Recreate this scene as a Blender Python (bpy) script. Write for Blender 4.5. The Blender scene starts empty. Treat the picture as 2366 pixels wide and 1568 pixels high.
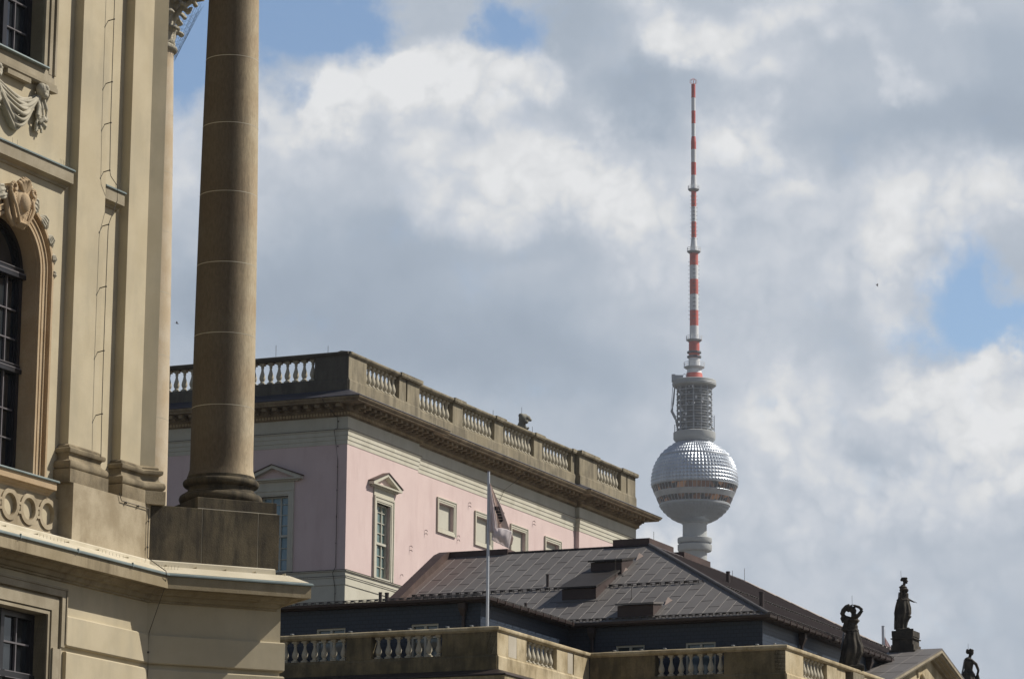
import bpy, bmesh, math, random
from math import sin, cos, pi, radians, atan, atan2, sqrt
from mathutils import Vector, Matrix, noise
random.seed(7)
scene = bpy.context.scene
C = scene.collection

# ------------------------------------------------------------------ camera
PITCH = atan(1672/7800)
cam_d = bpy.data.cameras.new('camera'); cam = bpy.data.objects.new('camera', cam_d); C.objects.link(cam)
cam_d.sensor_fit = 'HORIZONTAL'; cam_d.sensor_width = 36.0; cam_d.lens = 36*7800/2366.0
cam_d.clip_start = 0.5; cam_d.clip_end = 20000
ROLL = 0.0085
fw = Vector((0, cos(PITCH), sin(PITCH))); up0 = Vector((0, -sin(PITCH), cos(PITCH))); rt0 = Vector((1, 0, 0))
rt = cos(ROLL)*rt0 + sin(ROLL)*up0; up = cos(ROLL)*up0 - sin(ROLL)*rt0
cam.matrix_world = Matrix(((rt.x, up.x, -fw.x, 0), (rt.y, up.y, -fw.y, 0), (rt.z, up.z, -fw.z, 1.7), (0, 0, 0, 1)))
scene.camera = cam

# ------------------------------------------------------------------ light
SUN_AZ, SUN_EL = radians(79), radians(44)      # azimuth clockwise from +Y
sd = bpy.data.lights.new('sun', 'SUN'); sd.energy = 4.7; sd.angle = radians(0.53); sd.color = (1.0, 0.93, 0.82)
sun = bpy.data.objects.new('sun', sd); C.objects.link(sun)
sv = Vector((sin(SUN_AZ)*cos(SUN_EL), cos(SUN_AZ)*cos(SUN_EL), sin(SUN_EL)))
sun.rotation_euler = sv.to_track_quat('Z', 'Y').to_euler()

class NT:
    """small helper to write node trees"""
    def __init__(s, tree): s.t = tree; s.n = tree.nodes; s.l = tree.links
    def add(s, typ, **kw):
        nd = s.n.new(typ)
        for k, v in kw.items(): setattr(nd, k, v)
        return nd
    def put(s, sock, v):
        if isinstance(v, bpy.types.NodeSocket): s.l.new(v, sock)
        elif v is not None: sock.default_value = v
    def math(s, op, a, b=None, c=None, clamp=False):
        nd = s.add('ShaderNodeMath', operation=op, use_clamp=clamp)
        s.put(nd.inputs[0], a)
        if b is not None: s.put(nd.inputs[1], b)
        if c is not None: s.put(nd.inputs[2], c)
        return nd.outputs[0]
    def vec(s, op, a, b=None):
        nd = s.add('ShaderNodeVectorMath', operation=op); s.put(nd.inputs[0], a)
        if b is not None: s.put(nd.inputs[1], b)
        return nd.outputs['Value'] if op in ('LENGTH', 'DOT_PRODUCT') else nd.outputs[0]
    def noise(s, v, scale, detail=4, rough=.55, dist=0, lac=2.0):
        nd = s.add('ShaderNodeTexNoise'); s.put(nd.inputs['Vector'], v)
        nd.inputs['Scale'].default_value = scale; nd.inputs['Detail'].default_value = detail
        nd.inputs['Roughness'].default_value = rough; nd.inputs['Distortion'].default_value = dist
        nd.inputs['Lacunarity'].default_value = lac
        return nd
    def mr(s, v, a, b, c=0.0, d=1.0, smooth=True):
        nd = s.add('ShaderNodeMapRange', interpolation_type='SMOOTHSTEP' if smooth else 'LINEAR')
        s.put(nd.inputs[0], v)
        for i, q in enumerate((a, b, c, d)): nd.inputs[i+1].default_value = q
        return nd.outputs[0]
    def mix(s, f, a, b, blend='MIX'):
        nd = s.add('ShaderNodeMix', data_type='RGBA', blend_type=blend)
        s.put(nd.inputs[0], f)
        for sock, v in ((nd.inputs[6], a), (nd.inputs[7], b)):
            if not isinstance(v, bpy.types.NodeSocket): v = (*v, 1) if len(v) == 3 else v
            s.put(sock, v)
        return nd.outputs[2]

# ------------------------------------------------------------------ sky with cumulus
world = bpy.data.worlds.new('World'); scene.world = world; world.use_nodes = True
world.node_tree.nodes.clear(); w = NT(world.node_tree)
sky = w.add('ShaderNodeTexSky', sky_type='NISHITA', sun_disc=False)
sky.sun_elevation = SUN_EL; sky.sun_rotation = SUN_AZ; sky.air_density = 1.0; sky.dust_density = 0.6; sky.ozone_density = 1.6
geo = w.add('ShaderNodeTexCoord').outputs['Generated']
sep = w.add('ShaderNodeSeparateXYZ'); w.put(sep.inputs[0], geo)
az = w.math('MULTIPLY', w.math('ARCTAN2', sep.outputs[0], sep.outputs[1]), 57.29578)
el = w.math('MULTIPLY', w.math('ARCSINE', sep.outputs[2]), 57.29578)
# warp the sky map so that every cloud edge is ragged
wn1 = w.noise(geo, 22, 2, .5); wn2 = w.noise(geo, 95, 4, .6)
w1 = w.vec('SUBTRACT', wn1.outputs['Color'], (.5, .5, .5)); w2 = w.vec('SUBTRACT', wn2.outputs['Color'], (.5, .5, .5))
cmb = w.add('ShaderNodeCombineXYZ'); w.put(cmb.inputs[0], az); w.put(cmb.inputs[1], el)
def scl(v, k):
    nd = w.add('ShaderNodeVectorMath', operation='SCALE'); w.put(nd.inputs[0], v); nd.inputs['Scale'].default_value = k; return nd.outputs[0]
P = w.vec('ADD', w.vec('ADD', cmb.outputs[0], scl(w1, 2.6)), scl(w2, .9))
P = w.vec('MULTIPLY', P, (1, 1, 0))
def deg(px, py):     # photo position (in 2366 px wide units) -> degrees of azimuth, elevation
    d = fw*7800 + rt*(px-1183) + up*(784-py); d.normalize()
    return math.degrees(atan2(d.x, d.y)), math.degrees(math.asin(d.z))
K = 7800*pi/180
def blob(px, py, rx, ry, amp, rot=0, hard=0.0):
    a, e = deg(px, py)
    q = w.vec('SUBTRACT', P, (a, e, 0))
    if rot:
        vr = w.add('ShaderNodeVectorRotate', rotation_type='Z_AXIS'); w.put(vr.inputs['Vector'], q); vr.inputs['Angle'].default_value = radians(rot); q = vr.outputs[0]
    q = w.vec('MULTIPLY', q, (K/rx, K/ry, 0))
    L = w.vec('LENGTH', q)
    return w.mr(L, hard, 1.5-hard*.45, amp, 0.0)
def total(lst, base):
    acc = base
    for b in lst: acc = w.math('ADD', acc, blob(*b))
    return acc
def fbm(v, sc, det=8, r=.58): return w.noise(v, sc, det, r).outputs['Fac']
# cover: 1 = cloud, 0 = open blue
cover_b = [(620, 20, 330, 150, -1.5), (420, 90, 120, 190, -1.3), (850, 20, 130, 90, -.6), (1175, 10, 115, 105, -1.25), (1020, 40, 80, 110, .75), (2255, 690, 95, 130, -.98),
           (2170, 780, 120, 70, -.6), (2350, 790, 90, 60, -.9), (2330, 640, 60, 90, .3), (1765, 915, 60, 50, -.55), (1980, 1010, 60, 40, -.2)]
cv = total(cover_b, 1.0)
fine = fbm(geo, 45, 6, .62); big = fbm(geo, 14, 3, .5)
cv = w.math('ADD', cv, w.math('MULTIPLY', w.math('SUBTRACT', fine, .5), 1.5))
away = w.math('MAXIMUM', w.mr(w.math('ABSOLUTE', az), 11.0, 24.0), w.mr(el, 21.0, 32.0))   # cloud taken out of the unseen sky to lower the ambient fill
cv = w.math('SUBTRACT', cv, w.math('MULTIPLY', away, .95))
cover = w.mr(cv, -.02, .92)
# brightness: 0 = grey blue base, 1 = sunlit white
bright_b = [(1040, 175, 230, 100, .52, 0, .3), (1240, 165, 70, 75, .30, 0, .4), (860, 230, 190, 110, .42, -15, .3), (700, 250, 160, 80, .38, -8, .2), (1020, 300, 260, 130, .22),
            (1330, 380, 230, 150, .42), (1440, 500, 150, 130, .34), (1060, 420, 300, 90, .22), (640, 330, 120, 90, .16),
            (1600, 100, 160, 75, .40, 20, .2), (1800, 60, 180, 60, .28, -10), (1780, 175, 120, 40, .20, -10), (1580, 165, 60, 50, .22),
            (1730, 320, 110, 80, .42, 0, .25), (1800, 410, 90, 60, .26), (1650, 420, 150, 120, .16),
            (2160, 460, 340, 150, .30), (2330, 480, 130, 110, .20), (1700, 620, 200, 180, .14), (1640, 900, 200, 160, .12), (2100, 570, 180, 110, .20), (1990, 640, 160, 120, .20),
            (1830, 1010, 170, 130, .34), (1760, 880, 100, 80, .14), (2160, 960, 160, 110, .42, 0, .2), (2310, 900, 120, 90, .40, 0, .2), (2330, 1060, 130, 110, .40), (2070, 760, 90, 70, .2),
            (1540, 1225, 130, 80, .36), (1900, 1190, 340, 110, .24), (2230, 1160, 240, 120, .26), (2080, 1420, 480, 160, .12),
            (560, 430, 150, 120, .10), (430, 330, 90, 110, .22), (2060, 190, 100, 36, .30, 38), (2190, 40, 60, 40, .25), (1930, 110, 90, 30, .18, 12),
            (2170, 300, 330, 90, -.22), (2330, 170, 130, 150, -.14), (1450, 240, 230, 60, -.24, -12), (1330, 60, 100, 110, -.16),
            (800, 690, 420, 150, -.24), (1150, 830, 460, 120, -.24), (950, 560, 240, 50, -.12), (500, 640, 150, 120, -.16), (1280, 560, 160, 40, -.10), (2000, 1080, 120, 40, -.20), (1980, 470, 60, 60, -.06)]
br = total(bright_b, .40)
def relief(off):
    g2 = w.vec('ADD', geo, off)
    return w.math('ADD', w.math('MULTIPLY', fbm(g2, 40, 5, .56), .8), w.math('MULTIPLY', fbm(g2, 14, 1, .5), .8))
rel = w.math('SUBTRACT', relief((0, 0, 0)), relief((.003, 0, .006)))
# cauliflower billows, strongest where the cloud is thick and sunlit
def crease(sc, det): return w.math('ABSOLUTE', w.math('SUBTRACT', fbm(w.vec('ADD', geo, scl(w2, .008)), sc, det, .5), .5))
puff = w.math('SUBTRACT', w.math('ADD', crease(46, 1), w.math('MULTIPLY', crease(120, 1), .6)), .13)
lit = w.mr(br, .30, .80)
br = w.math('ADD', br, w.math('MULTIPLY', w.math('MULTIPLY', rel, w.math('ADD', .35, lit)), .58))
br = w.math('ADD', br, w.math('MULTIPLY', w.math('MULTIPLY', puff, lit), 1.25))
br = w.math('ADD', br, w.math('MULTIPLY', w.math('SUBTRACT', big, .5), .20))
br = w.math('ADD', br, w.math('MULTIPLY', w.math('SUBTRACT', fbm(geo, 120, 6, .6), .5), .07))
br = w.math('ADD', br, w.math('MULTIPLY', w.math('SUBTRACT', 1.0, cover), .12))
ramp = w.add('ShaderNodeValToRGB'); w.put(ramp.inputs[0], br)
cr = ramp.color_ramp; cr.elements[0].position = 0.0; cr.elements[0].color = (.285, .345, .43, 1)
cr.elements[1].position = 1.0; cr.elements[1].color = (.82, .83, .84, 1)
e_ = cr.elements.new(.28); e_.color = (.39, .455, .54, 1)
e_ = cr.elements.new(.62); e_.color = (.60, .64, .70, 1)
e_ = cr.elements.new(.82); e_.color = (.735, .75, .765, 1)
skyc = w.add('ShaderNodeVectorMath', operation='SCALE'); w.put(skyc.inputs[0], sky.outputs[0]); skyc.inputs['Scale'].default_value = .08
skyt = w.mix(1.0, skyc.outputs[0], w.mix(away, (1.48, 1.54, 1.59), (.92, .80, .74)), 'MULTIPLY')  # sky outside the view is dimmed as well, lowering the fill
bgc = w.mix(cover, skyt, ramp.outputs[0])
bg = w.add('ShaderNodeBackground'); w.put(bg.inputs[0], bgc); bg.inputs[1].default_value = 1.0
wo = w.add('ShaderNodeOutputWorld'); w.l.new(bg.outputs[0], wo.inputs[0])
world.cycles.sampling_method = 'MANUAL'; world.cycles.sample_map_resolution = 512

scene.view_settings.view_transform = 'Standard'; scene.view_settings.look = 'None'
scene.view_settings.exposure = 0.0; scene.view_settings.gamma = 1.0; scene.view_settings.use_curve_mapping = False

# ------------------------------------------------------------------ materials
def new_mat(name):
    m = bpy.data.materials.new(name); m.use_nodes = True; m.node_tree.nodes.clear(); t = NT(m.node_tree)
    b = t.add('ShaderNodeBsdfPrincipled'); o = t.add('ShaderNodeOutputMaterial'); t.l.new(b.outputs[0], o.inputs[0])
    return m, t, b
def stone(name, c1, c2, scale=1.2, dirt=None, dirt_amt=.0, streak=.0, rough=.85, bump=.25, speck=.12, dscale=.8, dlo=.45, dhi=.7, fine=45, spec=.25):
    m, t, b = new_mat(name)
    co = t.add('ShaderNodeTexCoord').outputs['Object']
    n1 = t.noise(co, scale, 5, .6); f = t.mr(n1.outputs['Fac'], .32, .68)
    col = t.mix(f, c1, c2)
    n2 = t.noise(co, fine, 4, .6)
    col = t.mix(1.0, col, t.mix(t.mr(n2.outputs['Fac'], .25, .75, 0, 1, False), (1-speck,)*3, (1+speck,)*3), 'MULTIPLY')
    if dirt:
        sc = t.vec('MULTIPLY', co, (1, 1, .22)); n3 = t.noise(sc, dscale*3, 6, .65)
        n4 = t.noise(co, dscale, 4, .6)
        mm = t.math('ADD', t.math('MULTIPLY', n3.outputs['Fac'], streak), t.math('MULTIPLY', n4.outputs['Fac'], 1-streak))
        col = t.mix(t.math('MULTIPLY', t.mr(mm, dlo, dhi), dirt_amt), col, dirt)
    t.put(b.inputs['Base Color'], col); b.inputs['Roughness'].default_value = rough
    b.inputs['Specular IOR Level'].default_value = spec
    bn = t.noise(co, fine*.8, 6, .7); bp = t.add('ShaderNodeBump'); bp.inputs['Strength'].default_value = bump; bp.inputs['Distance'].default_value = .02
    t.put(bp.inputs['Height'], bn.outputs['Fac']); t.put(b.inputs['Normal'], bp.outputs[0])
    return m
def plain(name, c, rough=.5, metal=0.0, var=.12, scale=3, spec=.5):
    m, t, b = new_mat(name); co = t.add('ShaderNodeTexCoord').outputs['Object']
    n = t.noise(co, scale, 4, .6)
    col = t.mix(t.mr(n.outputs['Fac'], .3, .7), tuple(x*(1-var) for x in c), tuple(min(1, x*(1+var)) for x in c))
    t.put(b.inputs['Base Color'], col); b.inputs['Roughness'].default_value = rough; b.inputs['Metallic'].default_value = metal
    b.inputs['Specular IOR Level'].default_value = spec
    return m
M = {}
M['plaster'] = stone('cream plaster', (.485, .42, .29), (.54, .475, .34), 1.1, (.385, .345, .255), .75, .45, .9, .14, .04, .7, .42, .68, 60)
M['sand'] = stone('warm sandstone', (.42, .325, .19), (.50, .40, .26), 1.4, (.19, .155, .105), .75, .5, .9, .3, .10, .8, .45, .68)
M['sandlight'] = stone('light sandstone', (.31, .255, .17), (.46, .395, .285), 1.4, (.20, .16, .105), .85, .4, .9, .25, .08, 1.1, .5, .72)
M['basestone'] = stone('browned base sandstone', (.24, .195, .125), (.34, .285, .195), 1.6, (.10, .082, .055), .8, .4, .9, .35, .15, 1.3, .40, .64)
M['arch'] = stone('ochre sandstone', (.42, .31, .19), (.49, .38, .25), 2.2, (.25, .18, .11), .4, .4, .9, .25, .1, 1.1, .5, .72)
M['columnlight'] = stone('pale peach sandstone', (.47, .38, .26), (.54, .47, .36), 1.6, (.40, .28, .17), .5, .4, .88, .3, .08, 1.2, .5, .7)
M['column'] = stone('column sandstone', (.33, .265, .185), (.40, .33, .235), 1.0, (.15, .125, .095), .6, .75, .88, .35, .16, .7, .42, .70)
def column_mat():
    """buff sandstone drums with sooty, rain washed streaks and shade painted on the side away from the sun"""
    m, t, b = new_mat('column sandstone with soot and painted shade'); co = t.add('ShaderNodeTexCoord').outputs['Object']
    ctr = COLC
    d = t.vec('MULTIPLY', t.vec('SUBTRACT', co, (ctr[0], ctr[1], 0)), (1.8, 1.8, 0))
    side = t.vec('DOT_PRODUCT', d, (ctr[2], ctr[3], 0))                # -1 .. 1 from the sunlit edge to the shaded side
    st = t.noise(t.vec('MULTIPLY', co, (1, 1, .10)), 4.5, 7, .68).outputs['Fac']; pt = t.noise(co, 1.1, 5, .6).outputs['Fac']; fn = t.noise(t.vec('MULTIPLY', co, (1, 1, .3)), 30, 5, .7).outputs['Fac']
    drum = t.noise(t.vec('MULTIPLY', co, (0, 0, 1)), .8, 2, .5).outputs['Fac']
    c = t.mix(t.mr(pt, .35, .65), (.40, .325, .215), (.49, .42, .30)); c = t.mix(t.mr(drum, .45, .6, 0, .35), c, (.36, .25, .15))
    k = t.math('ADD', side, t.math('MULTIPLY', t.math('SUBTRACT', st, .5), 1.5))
    soot_shade = t.mr(k, -.35, .55, 0, 1)
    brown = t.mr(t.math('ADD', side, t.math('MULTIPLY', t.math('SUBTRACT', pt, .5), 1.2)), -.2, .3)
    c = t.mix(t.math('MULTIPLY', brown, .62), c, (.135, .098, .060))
    c = t.mix(t.math('MULTIPLY', soot_shade, .66), c, (.060, .052, .042))  # soot mixed with painted shade, fading out towards the sunlit edge
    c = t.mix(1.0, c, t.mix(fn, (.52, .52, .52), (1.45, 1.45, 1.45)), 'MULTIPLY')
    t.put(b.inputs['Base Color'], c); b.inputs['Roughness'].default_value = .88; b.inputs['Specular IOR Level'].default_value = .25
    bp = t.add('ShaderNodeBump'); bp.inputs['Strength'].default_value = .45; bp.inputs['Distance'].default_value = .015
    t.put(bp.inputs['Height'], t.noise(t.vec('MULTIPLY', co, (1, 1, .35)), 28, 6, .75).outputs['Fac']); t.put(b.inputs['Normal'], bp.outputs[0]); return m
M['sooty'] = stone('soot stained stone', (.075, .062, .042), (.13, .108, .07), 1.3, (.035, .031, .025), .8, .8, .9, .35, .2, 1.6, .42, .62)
M['ledge'] = stone('grey stone', (.30, .26, .185), (.38, .335, .25), 2.0, (.20, .17, .12), .5, .4, .9, .25, .1)
M['cornice'] = stone('cornice stone', (.28, .23, .145), (.39, .33, .225), 1.0, (.13, .10, .06), .8, .6, .9, .25, .1, 1.0, .45, .68)
M['relief'] = stone('pale relief stone', (.40, .37, .29), (.50, .465, .375), 3.0, (.20, .19, .15), .45, .2, .85, .2, .1, 3.0)
M['mortar'] = plain('pale mortar', (.46, .42, .33), .9)
M['lip'] = plain('patinated metal edge', (.22, .27, .27), .45, .3)
M['flash'] = stone('cream painted flashing', (.54, .49, .37), (.63, .58, .46), 2, (.55, .38, .20), .35, .8, .6, .05, .04, 2.5, .58, .72)
M['winframe'] = plain('dark window paint', (.022, .022, .026), .35, 0, .2)
M['winlight'] = plain('sunlit glazing bar paint', (.16, .15, .16), .4)
M['wire'] = plain('dark wire', (.09, .08, .065), .6, .4)
M['pink'] = stone('pink plaster', (.65, .52, .50), (.69, .56, .535), .6, (.55, .42, .40), .6, .7, .92, .08, .04, .8, .46, .72, 25)
M['trim'] = stone('grey green trim', (.53, .51, .42), (.59, .57, .48), 1.0, (.36, .34, .27), .5, .5, .9, .05, .04, .7, .5, .72, 25)
M['blind'] = stone('blind window panel', (.50, .49, .42), (.55, .54, .46), .8, None, 0, 0, .9, .03, .02)
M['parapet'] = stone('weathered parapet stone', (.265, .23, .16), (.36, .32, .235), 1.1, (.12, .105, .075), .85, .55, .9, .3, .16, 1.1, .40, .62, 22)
M['parapet_shade'] = stone('parapet stone toned for shade', (.105, .097, .082), (.16, .145, .115), 1.1, (.04, .038, .036), .6, .4, .9, .3, .14, 1.1, .45, .65, 22)  # darker copy of the parapet stone, shade put into the colour
M['baluster'] = stone('pale baluster stone', (.44, .405, .32), (.57, .53, .43), 2, (.22, .20, .145), .75, .3, .85, .1, .05, 3)
M['corn2'] = stone('palace cornice stone', (.24, .19, .125), (.33, .27, .18), 1.6, (.11, .088, .06), .7, .5, .9, .2, .14, 1.2, .42, .65, 22)
M['dentil'] = stone('palace dentil stone', (.40, .31, .19), (.50, .40, .26), 1.6, (.30, .19, .09), .5, .3, .9, .1, .06, 1.2, .5, .7, 22)
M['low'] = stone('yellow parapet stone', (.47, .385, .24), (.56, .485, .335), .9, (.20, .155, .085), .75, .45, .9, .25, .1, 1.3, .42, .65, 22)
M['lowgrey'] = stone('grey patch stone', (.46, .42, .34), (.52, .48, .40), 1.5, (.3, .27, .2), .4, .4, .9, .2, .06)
M['low_shade'] = stone('yellow parapet stone toned for shade', (.17, .135, .070), (.24, .19, .11), 1.0, (.07, .062, .04), .8, .5, .9, .3, .16, 1.3, .40, .62, 22)  # copy of the yellow stone with the shade of the unlit fronts painted in
M['slate'] = None
M['snow'] = plain('snow guard metal', (.10, .093, .087), .5, .4)
M['lap'] = plain('dark sheet lap line', (.075, .066, .062), .7)  # dark line where roof sheets overlap
M['hatchbox'] = plain('dark brown hatch sides', (.050, .032, .029), .55, .2)
M['hatch'] = plain('dark louvred metal', (.035, .030, .027), .6, .3)
M['statue2'] = stone('grey bust stone', (.20, .20, .17), (.28, .27, .22), 3)
M['gutter'] = plain('dark brown gutter', (.055, .042, .040), .5, .4)
M['rustmetal'] = plain('brown patinated copper', (.085, .055, .047), .55, .3, .2, 2)
M['statue'] = stone('blackened statue stone', (.050, .045, .036), (.095, .083, .065), 4, (.022, .021, .02), .7, .4, .8, .35, .2, 3, .4, .6, 60)
M['pole'] = plain('white painted pole', (.62, .66, .72), .35, 0, .04)
M['galv'] = plain('galvanised rod', (.30, .32, .35), .4, .5)
M['concrete'] = stone('tower concrete', (.41, .43, .43), (.47, .49, .49), .1, (.36, .37, .37), .4, .8, .9, .05, .03, .08, .5, .7, 4)
M['white'] = plain('white mast paint', (.76, .78, .80), .5, 0, .05, .2)
M['red'] = plain('red mast paint', (.58, .09, .075), .5, 0, .08, .3)
M['redpale'] = plain('faded red mast paint', (.62, .13, .10), .5, 0, .08, .3)
M['towergrey'] = plain('grey tower steel', (.38, .41, .44), .5, .2, .1, .3)
M['towerdark'] = plain('dark tower core', (.15, .17, .19), .6, .2, .2, .3)

def scaled_slate():
    m, t, b = new_mat('scalloped slate'); co = t.add('ShaderNodeTexCoord').outputs['Object']
    sp = t.add('ShaderNodeSeparateXYZ'); t.put(sp.inputs[0], co)
    s = t.math('ADD', sp.outputs[0], sp.outputs[1]); cb = t.add('ShaderNodeCombineXYZ'); t.put(cb.inputs[0], s); t.put(cb.inputs[1], sp.outputs[2])
    bk = t.add('ShaderNodeTexBrick'); t.put(bk.inputs['Vector'], cb.outputs[0]); bk.inputs['Scale'].default_value = 1.0
    bk.inputs['Brick Width'].default_value = .17; bk.inputs['Row Height'].default_value = .11; bk.inputs['Mortar Size'].default_value = .012; bk.inputs['Mortar Smooth'].default_value = .3
    bk.inputs['Color1'].default_value = (.032, .047, .074, 1); bk.inputs['Color2'].default_value = (.029, .043, .068, 1); bk.inputs['Mortar'].default_value = (.020, .029, .046, 1)
    t.put(b.inputs['Base Color'], bk.outputs[0]); b.inputs['Roughness'].default_value = .45; b.inputs['Specular IOR Level'].default_value = .35
    bp = t.add('ShaderNodeBump'); bp.inputs['Strength'].default_value = .25; bp.inputs['Distance'].default_value = .02
    t.put(bp.inputs['Height'], bk.outputs['Fac']); bp.invert = True; t.put(b.inputs['Normal'], bp.outputs[0]); return m
M['slate'] = scaled_slate()
def roof_mat():
    m, t, b = new_mat('brown grey sheet metal roof'); co = t.add('ShaderNodeTexCoord').outputs['Object']
    n1 = t.noise(co, .5, 4, .6); n2 = t.noise(co, 9, 4, .6)
    c = t.mix(t.mr(n1.outputs['Fac'], .3, .7), (.142, .132, .126), (.178, .168, .162))
    # fresher reddish copper sheets near the western verge
    sp = t.add('ShaderNodeSeparateXYZ'); t.put(sp.inputs[0], co)
    red = t.mr(t.math('ADD', sp.outputs[0], t.math('MULTIPLY', n1.outputs['Fac'], 3)), -6.6, -3.5, .7, 0)
    c = t.mix(red, c, (.19, .115, .092))
    c = t.mix(t.mr(n2.outputs['Fac'], .55, .75, 0, .25), c, (.22, .21, .20))
    t.put(b.inputs['Base Color'], c); b.inputs['Roughness'].default_value = .6; b.inputs['Metallic'].default_value = .15
    bp = t.add('ShaderNodeBump'); bp.inputs['Strength'].default_value = .15; t.put(bp.inputs['Height'], n2.outputs['Fac']); t.put(b.inputs['Normal'], bp.outputs[0]); return m
M['roof'] = roof_mat()
M['seam'] = plain('roof seam', (.165, .153, .146), .6, .1)
def glass(name, tint, rough=.06, spec=.6, var=None):
    m, t, b = new_mat(name); co = t.add('ShaderNodeTexCoord').outputs['Object']
    n = t.noise(co, .9, 3, .6)
    t.put(b.inputs['Base Color'], t.mix(t.mr(n.outputs['Fac'], .4, .6), tint, var or tuple(x*.5 for x in tint)))
    b.inputs['Roughness'].default_value = rough; b.inputs['Specular IOR Level'].default_value = spec
    bp = t.add('ShaderNodeBump'); bp.inputs['Strength'].default_value = .03; n3 = t.noise(co, 2.5, 2, .5); t.put(bp.inputs['Height'], n3.outputs['Fac']); t.put(b.inputs['Normal'], bp.outputs[0])
    return m
M['glassdark'] = glass('dark window glass', (.010, .012, .016), .03, 1.0, (.03, .035, .04))
M['glassblue'] = glass('blue curtained and painted reflection glass', (.24, .36, .43), .12, .6, (.18, .29, .35))
M['glassgreen'] = glass('green tinted curtained glass', (.22, .29, .27), .1, .6, (.13, .20, .20))
M['glassattic'] = glass('attic glass', (.10, .15, .19), .1, .8, (.04, .06, .07))
def facet_steel():
    m, t, b = new_mat('faceted stainless steel'); co = t.add('ShaderNodeTexCoord').outputs['Object']
    n = t.noise(co, .35, 3, .6)
    t.put(b.inputs['Base Color'], t.mix(t.mr(n.outputs['Fac'], .3, .7), (.48, .53, .60), (.60, .65, .71)))
    b.inputs['Metallic'].default_value = .8; b.inputs['Roughness'].default_value = .44; return m
M['steel'] = facet_steel(); M['steellow'] = plain('ribbed lower steel', (.34, .39, .45), .4, .6, .08, .4)
def tower_glass():
    m, t, b = new_mat('copper tinted tower glass'); co = t.add('ShaderNodeTexCoord').outputs['Object']
    sp = t.add('ShaderNodeSeparateXYZ'); t.put(sp.inputs[0], co)
    v = t.add('ShaderNodeTexVoronoi'); v.inputs['Scale'].default_value = .45; t.put(v.inputs['Vector'], co)
    s2 = t.add('ShaderNodeSeparateColor'); t.put(s2.inputs[0], v.outputs['Color'])
    c = t.mix(t.mr(s2.outputs[0], .35, .75), (.018, .022, .03), (.26, .12, .06))
    c = t.mix(t.mr(s2.outputs[1], .8, .9), c, (.75, .40, .20))
    t.put(b.inputs['Base Color'], c); b.inputs['Roughness'].default_value = .2; b.inputs['Metallic'].default_value = .35; return m
M['towerglass'] = tower_glass()
def cloth(name, c1, c2):
    m, t, b = new_mat(name); co = t.add('ShaderNodeTexCoord').outputs['Object']; n = t.noise(co, 3, 3, .5)
    t.put(b.inputs['Base Color'], t.mix(n.outputs['Fac'], c1, c2)); b.inputs['Roughness'].default_value = .8
    tr = t.add('ShaderNodeBsdfTranslucent'); tr.inputs[0].default_value = (*c2, 1)
    ms = t.add('ShaderNodeMixShader'); ms.inputs[0].default_value = .5
    o = [x for x in t.n if x.type == 'OUTPUT_MATERIAL'][0]
    t.l.new(b.outputs[0], ms.inputs[1]); t.l.new(tr.outputs[0], ms.inputs[2]); t.l.new(ms.outputs[0], o.inputs[0]); return m
M['flag'] = cloth('white flag cloth', (.84, .80, .82), (.88, .84, .85))
M['flagbeige'] = cloth('beige flag cloth', (.74, .63, .58), (.80, .69, .64))
M['flagdark'] = cloth('dark flag print', (.045, .04, .045), (.07, .062, .066))
M['flagpink'] = cloth('pink flag cloth', (.80, .68, .68), (.84, .73, .72))
M['paving'] = stone('pale plaza paving', (.07, .062, .05), (.10, .088, .07), .3, (.05, .045, .04), .4, .1, .9, .1, .05, .2)
M['netting'] = plain('bird net cord', (.10, .13, .18), .7)

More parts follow.
